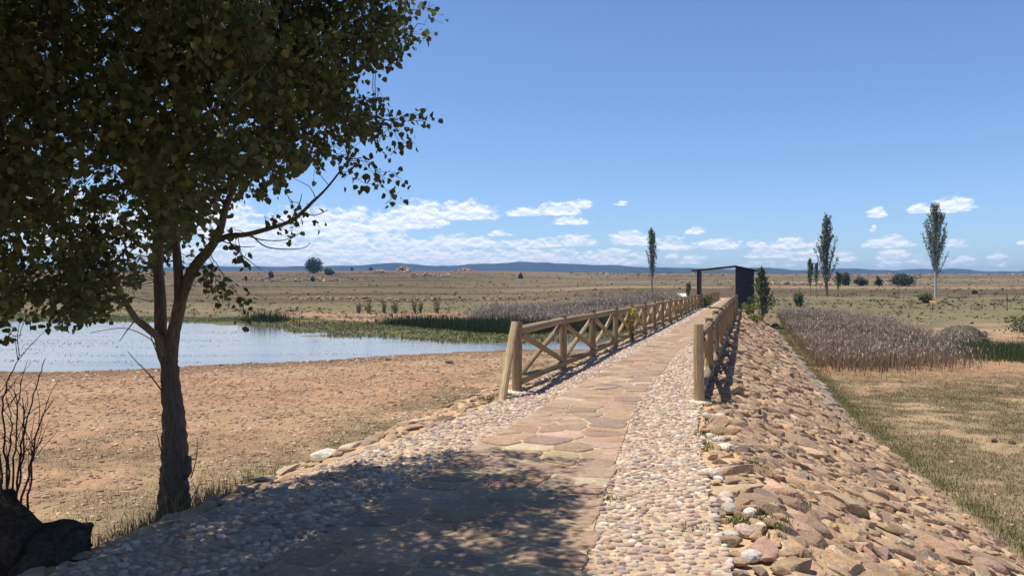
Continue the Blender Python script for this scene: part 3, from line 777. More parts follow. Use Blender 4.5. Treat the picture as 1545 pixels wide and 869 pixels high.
    for kind, PP in ((0, P), (1, extra), (2, P2)):
        n = len(PP)
        out = PP-np.array([axis[0], axis[1], 2.6]); out /= np.linalg.norm(out, axis=1)[:, None]
        dr = out*.8+rng.normal(0, .55, (n, 3))+np.array([0, 0, .05 if kind != 1 else -.1]); dr /= np.linalg.norm(dr, axis=1)[:, None]
        ln = rng.uniform(.2, .42, n) if kind != 1 else rng.uniform(.10, .2, n)
        for i in range(n):
            a = PP[i]-dr[i]*ln[i]*.5; b = PP[i]+dr[i]*ln[i]*.5+np.array([0, 0, -.06*ln[i]])
            dn = np.linalg.norm(nodes-a, axis=1); q = nodes[dn.argmin()]
            if kind != 2 and dn.min() < 1.1 and (i % 2 == 0):
                L_ = np.linalg.norm(a-q); cv = curve(np.array([q, q*.66+a*.34+rng.normal(0, .09, 3)*L_+np.array([0, 0, .12*L_]), q*.3+a*.7+rng.normal(0, .09, 3)*L_+np.array([0, 0, .08*L_]), a, b]), 2)
                tube(tw, cv, np.linspace(.0042, .0014, len(cv)), 3, BK*.9, cap=False)
            else:
                tube(tw, [a, b], [.003, .0015], 3, BK*.9, cap=False)
            m = rng.integers(14, 21) if kind != 1 else rng.integers(6, 10)
            t = rng.random(m); base_ = a+(b-a)*t[:, None]
            pd = rng.normal(size=(m, 3)); pd /= np.linalg.norm(pd, axis=1)[:, None]
            st = base_+pd*rng.uniform(.02, .085, m)[:, None]
            D = pd*.6+np.array([0, 0, -.75])+rng.normal(0, .35, (m, 3))
            sz = rng.uniform(.033, .059, m)
            side = 1 if kind == 2 else 0
            leaf_mesh(lf[side], st, D, sz, tcol(m, LEAFC, [4,3,3,1,1], .2))
    part(lf[0], 'crown', M['leaf'], False); part(tw, 'twigs', M['bark'], False)
    # fine bare twigs
    for (pts) in ([(370,354,6),(395,362,6),(430,362,6),(455,350,6)], [(380,356,6),(400,372,6),(430,376,6),(458,374,6),(468,366,6)], [(340,358,6),(365,385,6),(395,408,6)],
                  [(330,362,6),(362,372,6),(385,372,6)], [(455,322,6.05),(475,325,6),(495,316,6)], [(205,481,6),(190,500,6),(180,515,6)], [(243,540,6.1),(230,515,6),(205,500,6),(180,495,6),(135,502,6)],
                  [(244,590,6.15),(225,565,6.1),(205,545,6.1),(192,530,6.1)], [(150,466,5.9),(165,467,5.9),(195,466,5.95)], [(440,330,6),(452,305,6),(455,292,6)], [(255,560,6.1),(240,540,6.05),(228,510,6),(222,480,6)],
                  [(288,720,6.15),(296,690,6.1),(297,660,6.1)], [(246,690,6.12),(240,670,6.1),(237,655,6.1)], [(285,760,6.1),(298,735,6.05),(306,722,6.05)]):
        p = np.array([W(*q) for q in pts]); c = curve(p, 4); mb = MB(); tube(mb, c, np.linspace(.006, .002, len(c)), 4, BK*1.1, cap=False); part(mb, 'bare_twig', M['bark'])
    # neighbour poplar at the edge of the frame
    b2 = SL(4.0, -4.62, 0); b2 = np.array([-3.86, 5.55, -.45])
    r2 = empty('poplar_tree', b2, 'poplar cut by the left picture edge, only its dark leaves and trunk edge showing', 'tree')
    mb = MB(); c = curve(np.array([[-3.88,5.55,-.7,.16],[-3.87,5.55,0,.12],[-3.87,5.56,.9,.10],[-3.86,5.57,1.6,.09],[-3.82,5.6,2.6,.075],[-3.78,5.6,3.8,.055],[-3.7,5.6,5.2,.03]]), 6)
    tube(mb, c[:, :3], c[:, 3], 12, BK, wob=.2); o = mb.build('trunk', M['bark'], r2, loc=b2)
    mb = MB()
    for pts in ([(-3.84,5.58,2.2),(-4.2,5.2,2.9),(-4.7,4.8,3.6)],[(-3.82,5.6,2.6),(-3.5,5.1,3.2),(-3.2,4.6,3.9)],[(-3.8,5.6,3.4),(-4.1,6.2,4.1),(-4.4,6.7,4.8)]):
        c = curve(np.array(pts), 5); tube(mb, c, np.linspace(.045, .012, len(c)), 7, BK)
    mb.build('limb', M['bark'], r2, loc=b2)
    lf[1].build('crown', M['leaf'], r2, loc=b2)  # also holds the unseen sprays added against sky light
build_poplar()

# ------------------------------------------------------------------ boulder, root mound, bare shrub
def rock_obj(name, c, size, tint, label, cat='rock', group=None, sub=4, seed=0, mat='stone', planes=9, yaw=0., rough=.18, boxy=0):
    v, f = ico(sub); v = np.sign(v)*np.abs(v)**(1-boxy); r = np.random.default_rng(seed)
    for _ in range(planes):
        n = r.normal(size=3); n /= np.linalg.norm(n); d = r.uniform(.52, .84); v = v-np.maximum(0, v@n-d)[:, None]*n
    v = v*(1+rough*n3(v*2.3, seed)+.35*rough*n3(v*7, seed+3))[:, None]; v /= np.abs(v).max(0)
    v = v*np.asarray(size); cz, sz = math.cos(yaw), math.sin(yaw)
    v = np.stack([v[:,0]*cz-v[:,1]*sz, v[:,0]*sz+v[:,1]*cz, v[:,2]], 1)
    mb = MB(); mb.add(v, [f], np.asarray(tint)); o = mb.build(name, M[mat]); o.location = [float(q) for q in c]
    return tag(o, label, cat, group)
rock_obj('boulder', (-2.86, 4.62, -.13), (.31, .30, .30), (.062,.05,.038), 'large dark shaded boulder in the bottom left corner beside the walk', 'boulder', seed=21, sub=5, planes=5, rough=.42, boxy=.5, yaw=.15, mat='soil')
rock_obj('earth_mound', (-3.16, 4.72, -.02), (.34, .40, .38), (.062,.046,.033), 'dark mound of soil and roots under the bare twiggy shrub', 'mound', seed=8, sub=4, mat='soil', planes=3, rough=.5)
def bare_shrub():
    b = np.array([-3.22, 4.75, .32]); root = empty('bare_shrub', b, 'bare twiggy shrub growing from the dark mound at the left edge', 'shrub')
    k = 0
    mains = [[(22,772),(28,700),(38,640),(58,575),(68,540)],[(18,770),(20,690),(26,620),(30,570)],[(28,772),(48,690),(64,630),(82,600)],[(10,770),(8,680),(5,600),(18,560),(35,530)],[(24,760),(34,690),(36,640),(34,600)],[(40,770),(46,720),(52,680),(70,655)],
             [(5,770),(0,690),(-8,620),(-2,560)],[(14,770),(12,700),(16,640),(10,600)]]
    for m in mains:
        mb = MB(); d = 4.72+rng.normal(0, .10)
        c = curve(np.array([W(x, y, d) for x, y in m]), 6); c += rng.normal(0, .004, c.shape)
        tube(mb, c, np.linspace(.0075, .002, len(c)), 5, (.075,.05,.04), cap=False)
        for _ in range(6):
            i = rng.integers(4, len(c)-2); dv = np.array([rng.normal(0, .6), rng.normal(0, .4), 1.0]); dv /= np.linalg.norm(dv); L = rng.uniform(.1, .32)
            q = np.array([c[i], c[i]+dv*L*.5+rng.normal(0, .01, 3), c[i]+dv*L+np.array([rng.normal(0, .03), 0, 0])])
            tube(mb, curve(q, 3), np.linspace(.003, .0012, 7), 4, (.075,.05,.04), cap=False)
        mb.build('stem', M['bark'], root, loc=b)
bare_shrub()

# ------------------------------------------------------------------ far poplars, saplings, bushes
def tree_far(name, px, d, H, hb, half, label, cat='tree', group=None, leafn=2600, leaf=.2, tint=((.15,.19,.11),(.20,.235,.15),(.11,.14,.08)), nb=46, ang=(.16,.42), trunk_r=.16, trunk_c=(.30,.27,.23), dz=0., lean=0.):
    b = G(px, d, dz); root = empty(name, b, label, cat, group)
    mb = MB(); z = np.linspace(0, H*.97, 9); P = np.stack([lean*z+.03*np.sin(z*1.3), .03*np.cos(z), z-.15], 1)
    tube(mb, P, trunk_r*(1-z/H*.92), 8, trunk_c, wob=.1); mb.build('trunk', M['bark'], root)
    lf = MB(); br = MB(); LP_ = []; per = max(1, leafn//nb)
    for i in range(nb):
        u = (i+rng.random())/nb; h0 = hb*.82+(H*.86-hb*.82)*u**1.15; az = rng.uniform(0, 2*math.pi); an = rng.uniform(*ang)
        dr = np.array([math.cos(az)*math.sin(an), math.sin(az)*math.sin(an), math.cos(an)])
        L = .6*H
        t = np.linspace(0, L, 14); pts = np.array([lean*h0, 0, h0])+dr*t[:, None]+np.array([0, 0, 1])*(.02*t**1.5)[:, None]
        hh = (pts[:, 2]-hb)/(H-hb); rr = np.hypot(pts[:, 0]-lean*pts[:, 2], pts[:, 1]); lim = half(np.clip(hh, 0, 1))*rng.uniform(.72, 1.15)
        inside = (rr <= lim+.05) & (hh < 1); k = max(3, int(np.argmin(inside)) if not inside.all() else 14)
        pts = pts[:k]
        tube(br, pts, np.linspace(.05, .012, len(pts))*trunk_r/.16, 4, np.asarray(trunk_c)*.8, cap=False)
        q = rng.random(per)**.75*(len(pts)-1); ii = np.clip(q.astype(int), 0, len(pts)-2); f = (q-ii)[:, None]
        base_ = pts[ii]*(1-f)+pts[ii+1]*f+rng.normal(0, .022*H**.62, (per, 3))
        base_ = base_[base_[:, 2] > hb*.85]
        LP_.append(base_)
    LP_ = np.concatenate(LP_); n = len(LP_)
    leaf_mesh(lf, LP_, rng.normal(0, 1, (n, 3))+np.array([0, 0, .2]), rng.uniform(.7, 1.3, n)*leaf, tcol(n, tint, None, .18), RH)
    lf.build('crown', M['bush'], root); br.build('branches', M['bark'], root)
    return root
TH = lambda ymid, ytop, d: (ymid-ytop)/F*d
tree_far('poplar_tree', 983, 100, TH(447,337,100), TH(447,415,100), lambda h: .85*np.interp(h, [0,.08,.25,.5,.8,1], [.35,.85,1.05,1.0,.6,.1]), 'slim upright poplar standing left of the far shelter', leafn=1800, leaf=.19, nb=44, ang=(.1,.26), trunk_r=.13)
tree_far('poplar_tree', 1247, 105, TH(449,318,105), TH(449,443,105), lambda h: 2.3*np.interp(h, [0,.1,.3,.5,.75,1], [.3,.6,1.0,.85,.36,.06]), 'tall ragged poplar leafy almost to the ground between small saplings', leafn=3600, leaf=.2, nb=46, ang=(.14,.5), trunk_r=.17, trunk_c=(.2,.18,.15))
tree_far('poplar_tree', 1411, 105, TH(451,302,105), TH(451,419,105), lambda h: 2.35*np.interp(h, [0,.1,.3,.5,.75,1], [.15,.5,.95,.95,.55,.1]), 'tallest right hand poplar with bare white trunk and wide open crown', leafn=4000, leaf=.2, nb=62, ang=(.14,.46), trunk_r=.2, trunk_c=(.55,.52,.47))
tree_far('sapling', 1222, 104, TH(452,394,104), TH(452,436,104), lambda h: .65*np.interp(h, [0,.4,1], [.5,1,.15]), 'taller thin sapling left of the ragged poplar', leafn=700, leaf=.2, nb=26, ang=(.1,.3), trunk_r=.06)
tree_far('sapling', 1231, 106, TH(450,396,106), TH(450,432,106), lambda h: .5*np.interp(h, [0,.4,1], [.5,1,.15]), 'thinner sapling touching the left side of the ragged poplar', leafn=420, leaf=.2, nb=20, ang=(.1,.3), trunk_r=.05)
tree_far('sapling', 1264, 106, TH(448,411,106), TH(448,435,106), lambda h: .95*np.interp(h, [0,.4,1], [.6,1,.3]), 'short bushy sapling right of the ragged poplar', leafn=800, leaf=.2, nb=24, ang=(.2,.6), trunk_r=.07)
tree_far('sapling', 1038, 84, TH(449,417,84), TH(449,437,84), lambda h: .55*np.interp(h, [0,.4,1], [.5,1,.2]), 'small young tree beside the white panel behind the fence', leafn=500, leaf=.17, nb=20, ang=(.1,.4), trunk_r=.05, dz=0)
tree_far('young_poplar', 1149, 54, 4.2, .35, lambda h: .95*np.interp(h, [0,.15,.4,.7,1], [.75,1,.95,.5,.03]), 'dense conical young poplar right behind the dark shelter wall', leafn=2000, leaf=.15, nb=60, ang=(.3,.75), trunk_r=.07, tint=((.11,.14,.065),(.15,.18,.085),(.085,.11,.055)), dz=.35)

def bush(name, px, d, w, h, label, cat='bush', group=None, n=500, leaf=.2, tint=((.07,.085,.045),(.09,.10,.055),(.05,.062,.036)), b=None, mat='bush', up=.1, stems=True, dz=0.):
    b = G(px, d, dz) if b is None else np.asarray(b, float); root = empty(name, b, label, cat, group)
    k = max(5, n//45)
    # clumps: uneven lobes filled with leaves
    cc = rng.normal(0, 1, (k, 3)); cc /= np.linalg.norm(cc, axis=1)[:, None]; cc *= rng.random((k, 1))**.4*.78
    cc = cc*np.array([w/2, w/2, h/2])+np.array([0, 0, h*.52])
    idx = rng.integers(0, k, n); P = cc[idx]+rng.normal(0, 1, (n, 3))*np.array([w*.11, w*.11, h*.12]); P[:, 2] = np.abs(P[:, 2])
    lf = MB(); leaf_mesh(lf, P, rng.normal(0, 1, (n, 3))+np.array([0, 0, up]), rng.uniform(.7, 1.3, n)*leaf, tcol(n, tint, None, .18), RH)
    lf.build('foliage', M[mat], root)
    if stems:
        st = MB()
        for i in range(min(k, 12)): tube(st, curve(np.array([[0, 0, -.1], cc[i]*np.array([.4, .4, .5]), cc[i]]), 3), np.linspace(.03, .008, 7)*h/2, 4, (.14,.11,.085), cap=False)
        st.build('stems', M['bark'], root)
    return root
def dist_at(py, side='L'):
    """distance along a column where the land appears at that height"""
    prof = LP if side == 'L' else RP
    y = np.linspace(40, 740, 1400); z = np.interp(y, prof[:,0], prof[:,1]); v = 433-(z-EYE)*F/y
    return float(y[np.argmin(np.abs(v-py))])
FAR_BUSHES = [
    (473,413,24,23,'L','round dark green tree bush on the left skyline'),
    (496,415,15,11,'L','low dull bush close right of the round skyline bush'),
    (610,408,6,8,'L','tiny dark bush on the skyline left of the rock outcrop'),
    (530,409,5,6,'L','smaller of the skyline bushes right of the low dull bush'),
    (559,409,6,6,'L','small skyline bush midway between dull bush and rock outcrop'),
    (785,420,6,7,'L','tiny bush on bare slope at the small rubble heap'),
    (408,420,8,9,'L','small dark bush on the rocky bank behind the poplar branch'),
    (471,425,5,7,'L','small upright bush below the round skyline bush'),
    (1298,432,20,12,'R','wide low green bush right of the short sapling'),
    (1324,431,11,12,'R','narrow dark bush between two wide bushes on the right'),
    (1362,432,34,17,'R','widest dark bush mass left of the white trunk poplar'),
    (1276,431,14,19,'R','dark bush behind the short sapling'),
    (1470,444,7,5,'R','tiny bush on the dark strip right of the white trunk poplar'),
    (1397,458,22,14,'R','yellow green bush at the foot of the white trunk poplar'),
    (1205,463,14,22,'R','wispy yellow green shrub in front of the taller thin sapling'),
]
for px, py, w, h, sd, lab in FAR_BUSHES:
    d = dist_at(py, sd); s = d/F
    yel = 'yellow' in lab
    bush('wispy_shrub' if 'wispy' in lab else 'bush', px, d, w*s, h*s, lab, n=int(120+w*h*2.6), leaf=max(.16, min(1.0, 2.6*s)), tint=((.11,.14,.045),(.15,.17,.06)) if yel else ((.085,.10,.06),(.115,.125,.075),(.065,.08,.05)))
# row of young willows on the far bank
for px, py, w, h, lab in ((541,467,12,14,'leftmost low willow shrub on the orange far bank'),(556,467,16,19,'full willow shrub second in the far bank row'),(579,468,12,22,'willow shrub with dense base third in the far bank row'),(595,468,11,17,'loose willow shrub in the middle of the far bank row'),
                          (626,467,12,20,'willow shrub before the gap near the far bank row end'),(634,469,9,18,'thin willow stem shrub beside the gap of the far bank row'),(659,469,16,25,'tallest willow shrub at the right end of the far bank row')):
    d = 72.0; d = float(dist_at(py, 'L')); d = min(max(d, 66), 84); s = d/F
    b = G(px, d); root = empty('willow_shrub', b, lab, 'shrub', 'young willow shrubs on the far bank')
    n = 160; st = MB(); lf = MB()
    for i in range(12):
        a = rng.uniform(0, 6.28); r = w*s*.5*rng.random()**.5; top = np.array([math.cos(a)*r, math.sin(a)*r, h*s*rng.uniform(.6, 1)])
        c = curve(np.array([[math.cos(a)*r*.2, math.sin(a)*r*.2, -.05], top*np.array([.6, .6, .5]), top]), 4); tube(st, c, np.linspace(.03, .008, len(c)), 3, (.15,.13,.08), cap=False)
        q = c[rng.integers(2, len(c), n//10)]; q = q+rng.normal(0, .09, q.shape); leaf_mesh(lf, q, rng.normal(0, .5, q.shape)+np.array([0, 0, 1.]), rng.uniform(.08, .18, len(q)), tcol(len(q), ((.17,.19,.10),(.22,.22,.13))), RH)
    st.build('stems', M['bark'], root); lf.build('foliage', M['bush'], root)
# yellow broom on the fence, weeds by the shelter
b = SL(22.1, -3.14, -.02); bush('broom_bush', 0, 0, .42, 1.25, 'yellow flowering bush poking through the log fence', b=b, n=170, leaf=.07, tint=((.60,.46,.04),(.34,.34,.06),(.16,.19,.06),(.55,.44,.04)))
def dam_bush(s, l, w, h, lab, tint, name='weed_bush', n=500, leaf=.09):
    bush(name, 0, 0, w, h, lab, 'bush', b=SL(s, l, float(damz(np.array(s), np.array(l)))-.03), n=n, leaf=leaf, tint=tint)
YG = ((.20,.22,.05),(.28,.27,.06),(.14,.17,.05)); GG = ((.09,.12,.05),(.12,.15,.06),(.16,.18,.08))
dam_bush(52.5, .15, 1.3, .95, 'bright yellow green weed clump at the foot of the shelter wall', YG, n=900)
dam_bush(46.0, .5, 1.3, .5, 'low yellowish weed clump on the slope before the shelter wall', YG, n=600)
dam_bush(63.0, -3.1, 1.2, .8, 'green weed clump between fence and walk just past the shelter post', GG, n=600)
dam_bush(68.5, -3.0, 1.2, .9, 'darker weed clump at the far end of the walk edge', GG, n=500)
dam_bush(44.0, -3.75, 1.3, .75, 'low green weed clump under the fence before the shelter post', GG, n=500)
dam_bush(56.9, -3.75, 1.0, .7, 'dark weed clump at the foot of the shelter post', ((.05,.065,.035),(.07,.09,.04)), n=400)
bush('green_shrub', 1565, 43, 3.4, 1.3, 'green shrub at the right picture edge beside the straw heap', n=2000, leaf=.14, tint=((.13,.15,.07),(.17,.18,.09),(.10,.12,.06)))

# ------------------------------------------------------------------ straw heap, lectern, panel, poles
def straw_heap():
    px, d = 1449, 41.0; b = G(px, d); root = empty('straw_heap', b, 'dome shaped heap of cut grey reeds on the right meadow', 'heap')
    v, f = ico(4); v = v[:, :]*np.array([1.05, .95, .95]); v[:, 2] = np.maximum(v[:, 2], -.1); v = v*(1+.3*n3(v*2, 7))[:, None]
    mb = MB(); mb.add(v, [f], (.10,.085,.065)); mb.build('core', M['soil'], root, smooth=True)
    mb = MB(); n = 2600; q = rng.normal(size=(n, 3)); q /= np.linalg.norm(q, axis=1)[:, None]; q[:, 2] = np.abs(q[:, 2]); P = q*np.array([1.0, .92, .88])
    t = np.stack([q[:, 0]*.7, q[:, 1]*.7, -.55-.5*q[:, 2]], 1)+rng.normal(0, .45, (n, 3)); t /= np.linalg.norm(t, axis=1)[:, None]
    L = rng.uniform(.25, .7, n); c = tcol(n, ((.30,.26,.20),(.38,.33,.26),(.2,.17,.13)))
    wd = np.cross(t, q); wd /= np.linalg.norm(wd, axis=1)[:, None]
    A = P+q*.05; Bq = A+t*L[:, None]+q*.06; Bq[:, 2] = np.maximum(Bq[:, 2], .0)
    V = np.stack([A-wd*.012, A+wd*.012, Bq+wd*.008, Bq-wd*.008], 1); mb.add(V.reshape(-1, 3), [(np.arange(n)*4)[:, None]+np.arange(4)], np.repeat(c, 4, 0))
    mb.build('straw', M['blade'], root)
straw_heap()
bush('straw_tuft', 1473, 40.5, 1.0, .55, 'small grey tuft of reeds touching the straw heap', 'tuft', n=260, leaf=.22, tint=((.28,.25,.2),(.2,.17,.13)), up=1.5)
def obox(mb, c, ax, sz, tint=(1,1,1)):
    c = np.asarray(c, float); X, Y, Z = [np.asarray(a, float)*s/2 for a, s in zip(ax, sz)]
    box_pts(mb, np.array([c-X-Y-Z, c+X-Y-Z, c+X+Y-Z, c-X+Y-Z, c-X-Y+Z, c+X-Y+Z, c+X+Y+Z, c-X+Y+Z]), tint)
def lectern(px, d, w, h, label, col, name):
    b = G(px, d); root = empty(name, b, label, 'sign'); a = math.radians(38)
    ax = [(1,0,0),(0,math.cos(a),math.sin(a)),(0,-math.sin(a),math.cos(a))]
    mb = MB(); obox(mb, (0,0,h), ax, (w,w*.62,.05), col); mb.build('panel', M['white'] if name == 'info_panel' else M['wood'], root)
    for sx in ((-.32,.32) if name == 'info_panel' else (0,)):
        mb = MB(); tube(mb, [[sx*w,0.02,-.1],[sx*w,.02,h-.03]], .045, 8, (.2,.15,.1)); mb.build('leg', M['wood'], root)
lectern(1028, 88, 1.0, .95, 'small white information panel on legs behind the fence', (1,1,1), 'info_panel')
lectern(1407, 76, .62, .8, 'small orange wooden panel on a thin post in the right meadow', (.42,.24,.11), 'wooden_sign')
for px, d, h, lab in ((1356, 110, 3.2, 'thin pole standing left of the white trunk poplar'), (1519, 74, 1.6, 'thin stake at the far right of the meadow')):
    mb = MB(); tube(mb, [[0,0,-.2],[0,0,h*.5],[.02,0,h]], .035, 6, (.12,.10,.08)); o = mb.build('stake', M['wood']); o.location = [float(c) for c in G(px, d)]; tag(o, lab, 'stake')

# ------------------------------------------------------------------ reeds, rushes, grass (nobody could count them)
def scatter(n, poly_px, far_ok=True):
    """random ground points inside a world polygon"""
    poly = np.array(poly_px, float); lo = poly.min(0); hi = poly.max(0)
    x = rng.uniform(lo[0], hi[0], n*4); y = rng.uniform(lo[1], hi[1], n*4); k = in_poly(x, y, poly); x, y = x[k][:n], y[k][:n]
    return x, y
def PXD(px, d): return ((px-772)/F*d, d)
def reed_bed(name, poly, n, h, label, stem, head, w=.016, headsz=.09, lean=.25, thin=None, mix=None):
    x, y = scatter(n, poly)
    x = x+rng.normal(0, .55, len(x)); y = y+rng.normal(0, .8, len(y))
    if thin is not None:
        k = thin(x, y); x, y = x[k], y[k]
    z = terr(x, y, False); P = np.stack([x, y, z-.03], 1); m = len(P)
    hh = h*rng.uniform(.5, 1.15, m)*(.45+1.1*fbm(x/2.5, y/2.5, 201))
    mb = MB(); patch = (.75+.5*fbm(x/4, y/4, 203))[:, None]
    blades(mb, P, hh, w*rng.uniform(.7, 1.4, m), tcol(m, stem, None, .2)*patch, lean)
    P2 = P+np.stack([rng.normal(0, .08, m), rng.normal(0, .08, m), 0*hh], 1); blades(mb, P2, hh*rng.uniform(.4, .85, m), w*1.3*rng.uniform(.7, 1.4, m), tcol(m, stem, None, .25)*patch, lean*2.2)
    if head is not None:
        k = rng.random(m) < .6; q = P[k]+np.stack([rng.normal(0, .05, k.sum()), rng.normal(0, .05, k.sum()), hh[k]*rng.uniform(.78, .98, k.sum())], 1)
        leaf_mesh(mb, q, rng.normal(0, .35, q.shape)+np.array([0, 0, 1.]), headsz*rng.uniform(.7, 1.5, len(q)), tcol(len(q), head, None, .15), RH*np.array([.55, 1.8]))
    return tag(mb.build(name, M['blade']), label, 'reeds', kind='stuff')
DRY = ((.25,.178,.125),(.31,.232,.165),(.18,.122,.088),(.24,.22,.12)); HEADS = ((.45,.37,.31),(.56,.47,.39),(.34,.26,.215))
rb_r = [PXD(1215,29),PXD(1290,27.5),PXD(1370,27.5),PXD(1440,30),PXD(1455,33),PXD(1425,38),PXD(1380,46),PXD(1310,60),PXD(1200,68),PXD(1165,64),PXD(1178,50),PXD(1180,38)]
reed_bed('dry_reeds', rb_r, 21000, .80, 'bed of dry purplish brown reeds along the right foot of the dam', DRY, HEADS, headsz=.075, lean=.42, thin=lambda x, y: (toSL(x, y)[1] > foot_r(toSL(x, y)[0])+.25) & (rng.random(len(x)) < .35+fbm(x/3, y/3, 7)))
rb_l = [PXD(700,60),PXD(760,57),PXD(830,56),PXD(900,58),PXD(965,60),PXD(1030,66),PXD(1052,84),PXD(1000,92),PXD(930,86),PXD(860,80),PXD(790,78),PXD(735,72)]
reed_bed('dry_reeds', rb_l, 20000, 1.15, 'bed of dry purplish reeds between the pond and the left log fence', DRY, HEADS, w=.022, headsz=.13, thin=lambda x, y: toSL(x, y)[1] < FOOT_L-.2)
GR = ((.055,.075,.035),(.075,.095,.045),(.04,.058,.03))
ru_l = [PXD(570,61),PXD(640,60),PXD(700,58.5),PXD(780,57.5),PXD(870,57),PXD(940,58),PXD(940,53),PXD(870,51.5),PXD(780,50.5),PXD(720,52),PXD(660,56),PXD(600,59.5)]
reed_bed('green_rushes', ru_l, 9000, .85, 'dark green rushes along the far edge of the pond', GR, None, w=.03, lean=.16)
ru_r = [PXD(1425,35),PXD(1470,32.5),PXD(1540,31.5),PXD(1640,31),PXD(1640,37),PXD(1540,38.2),PXD(1440,38.5)]
reed_bed('green_rushes', ru_r, 4200, .72, 'green rushes in front of the straw heap on the right meadow', ((.085,.115,.045),(.11,.14,.055),(.06,.085,.04)), None, w=.022, lean=.3)
ru_s = [PXD(380,66.5),PXD(425,66.5),PXD(425,69),PXD(380,69)]
reed_bed('green_rushes', ru_s, 420, 1.1, 'small separate clump of green rushes on the far shore near the poplar', GR, None, w=.035, lean=.14)
def marsh():
    x, y = scatter(56000, [PXD(-200,74),PXD(350,67),PXD(470,50),PXD(620,43.5),PXD(800,41.5),PXD(960,44),PXD(960,56),PXD(700,60),PXD(560,66),PXD(400,76),PXD(-200,84)])
    z = np.maximum(terr(x, y, False), WZ); k = (terr(x, y, False) > WZ-.07) & (rng.random(len(x)) < .3+1.2*fbm(x/3, y/1.6, 41)**2) & (toSL(x, y)[1] < FOOT_L); x, y, z = x[k], y[k], z[k]; n = len(x)
    mb = MB(); P = np.stack([x, y, z-.01], 1)
    leaf_mesh(mb, P, rng.normal(0, .8, P.shape)+np.array([0, 0, .9]), rng.uniform(.06, .19, n), tcol(n, ((.20,.22,.085),(.25,.26,.11),(.16,.18,.075),(.28,.25,.15)), None, .2), RH)
    # floating specks of weed nearer in
    x, y = scatter(26000, [PXD(-200,30),PXD(240,30.5),PXD(560,34.5),PXD(800,37.5),PXD(800,45),PXD(560,47),PXD(300,62),PXD(-200,66)])
    t = x/y; k = (rng.random(len(x)) < .9*ss(.56, .68, fbm(x/9, y/.9, 43))) & (terr(x, y, False) < WZ); x, y = x[k], y[k]; n = len(x)
    P = np.stack([x, y, np.full(n, WZ+.002)], 1)
    leaf_mesh(mb, P, rng.normal(0, 1, P.shape)*np.array([1, 1, .10])+np.array([0, 0, .12]), rng.uniform(.02, .06, n), tcol(n, ((.26,.235,.15),(.20,.19,.09),(.13,.11,.07)), None, .2), RH)
    tag(mb.build('water_weed', M['blade']), 'low green weed growing in the shallows of the pond', 'water weed', kind='stuff')
marsh()
def tufts(name, label, x, y, h, cols, nb=6, spread=.05, w=.006, lean=.7, zf=None):
    n = len(x); z = terr(x, y, False) if zf is None else zf
    P = np.repeat(np.stack([x, y, z-.01], 1), nb, 0); P[:, :2] += rng.normal(0, spread, (len(P), 2))
    hh = np.repeat(h*rng.uniform(.5, 1.4, n), nb)*rng.uniform(.5, 1.2, n*nb)
    mb = MB(); blades(mb, P, hh, w*rng.uniform(.7, 1.4, len(P)), np.repeat(tcol(n, cols, None, .2), nb, 0), lean)
    return tag(mb.build(name, M['blade']), label, 'grass', kind='stuff')
GCOL = ((.18,.165,.08),(.135,.145,.06),(.25,.21,.11),(.11,.13,.055))
x, y = scatter(85000, [(5, 4), (4.5, 8.5), (7, 19), (11, 32), (26, 32), (20, 20), (14, 12), (10, 6)])
s, l = toSL(x, y); k = (l > foot_r(s)-.1) & (rng.random(len(x)) < grass_cover(x, y)*.9+.03); tufts('grass', 'sparse dry grass on the meadow right of the dam', x[k], y[k], .05, GCOL, 5, .07, .008)
s = rng.uniform(2, 60, 5200); l = foot_r(s)+np.abs(rng.normal(0, .22, 5200))-.1; p = SL(s, l); k = rng.random(5200) < .25+fbm(s/1.5, l/1.5, 7)*.9
tufts('grass', 'greener grass along the right foot of the stone slope', p[k, 0], p[k, 1], .10, ((.17,.18,.07),(.20,.21,.085),(.28,.25,.12),(.13,.15,.06)), 6, .08, .007, .8)
x, y = scatter(40000, [(-12, 8), (-3, 8), (3, 24), (8, 36), (-2, 34), (-18, 24)])
s, l = toSL(x, y); k = (l < FOOT_L+.25) & (rng.random(len(x)) < grass_cover(x, y)*.8) & (y < shore_near(x/y)-1.5); tufts('grass', 'thin dry grass on the lake bed left of the dam', x[k], y[k], .06, GCOL, 6, .05, .007)
# grass round the poplar, on the crest and in the joints
s = np.concatenate([rng.uniform(3.6, 6.6, 900), rng.uniform(5, 40, 700)]); l = np.concatenate([rng.uniform(-5.9, -4.0, 900), FOOT_L+rng.normal(0.1, .35, 700)]); kk = fbm(s/.7, l/.7, 151) > np.where(s < 7, .42, .52); s, l = s[kk], l[kk]; p = SL(s, l)
tufts('grass', 'long pale grass tufts round the base of the poplar', p[:, 0], p[:, 1], np.where(s < 7, .2, .11), ((.30,.26,.14),(.19,.19,.08),(.34,.29,.17),(.14,.15,.06)), 7, .05, .006, .7, damz(s, l))
pts = []
for (s0, l0, n, r) in ((5.35, .12, 26, .13), (5.3, -.03, 10, .08), (7.8, -.42, 14, .10), (8.4, -.45, 12, .1), (5.6, -1.0, 10, .05), (5.1, -.35, 9, .06), (4.8, .3, 6, .05), (10.75, -.45, 14, .07), (7.2, .1, 12, .1), (4.35, .75, 6, .05), (10.6, -3.3, 22, .09), (10.2, -3.5, 16, .12), (6.6, .45, 8, .07), (9.3, -.4, 10, .08)):
    for _ in range(n): pts.append((s0+rng.normal(0, r), l0+rng.normal(0, r*.7)))
for _ in range(330): 
    s0 = rng.uniform(12, 60); pts.append((s0, (-3.35 if rng.random() < .55 else -.5)+rng.normal(0, .09)))
pts = np.array(pts); p = SL(pts[:, 0], pts[:, 1])
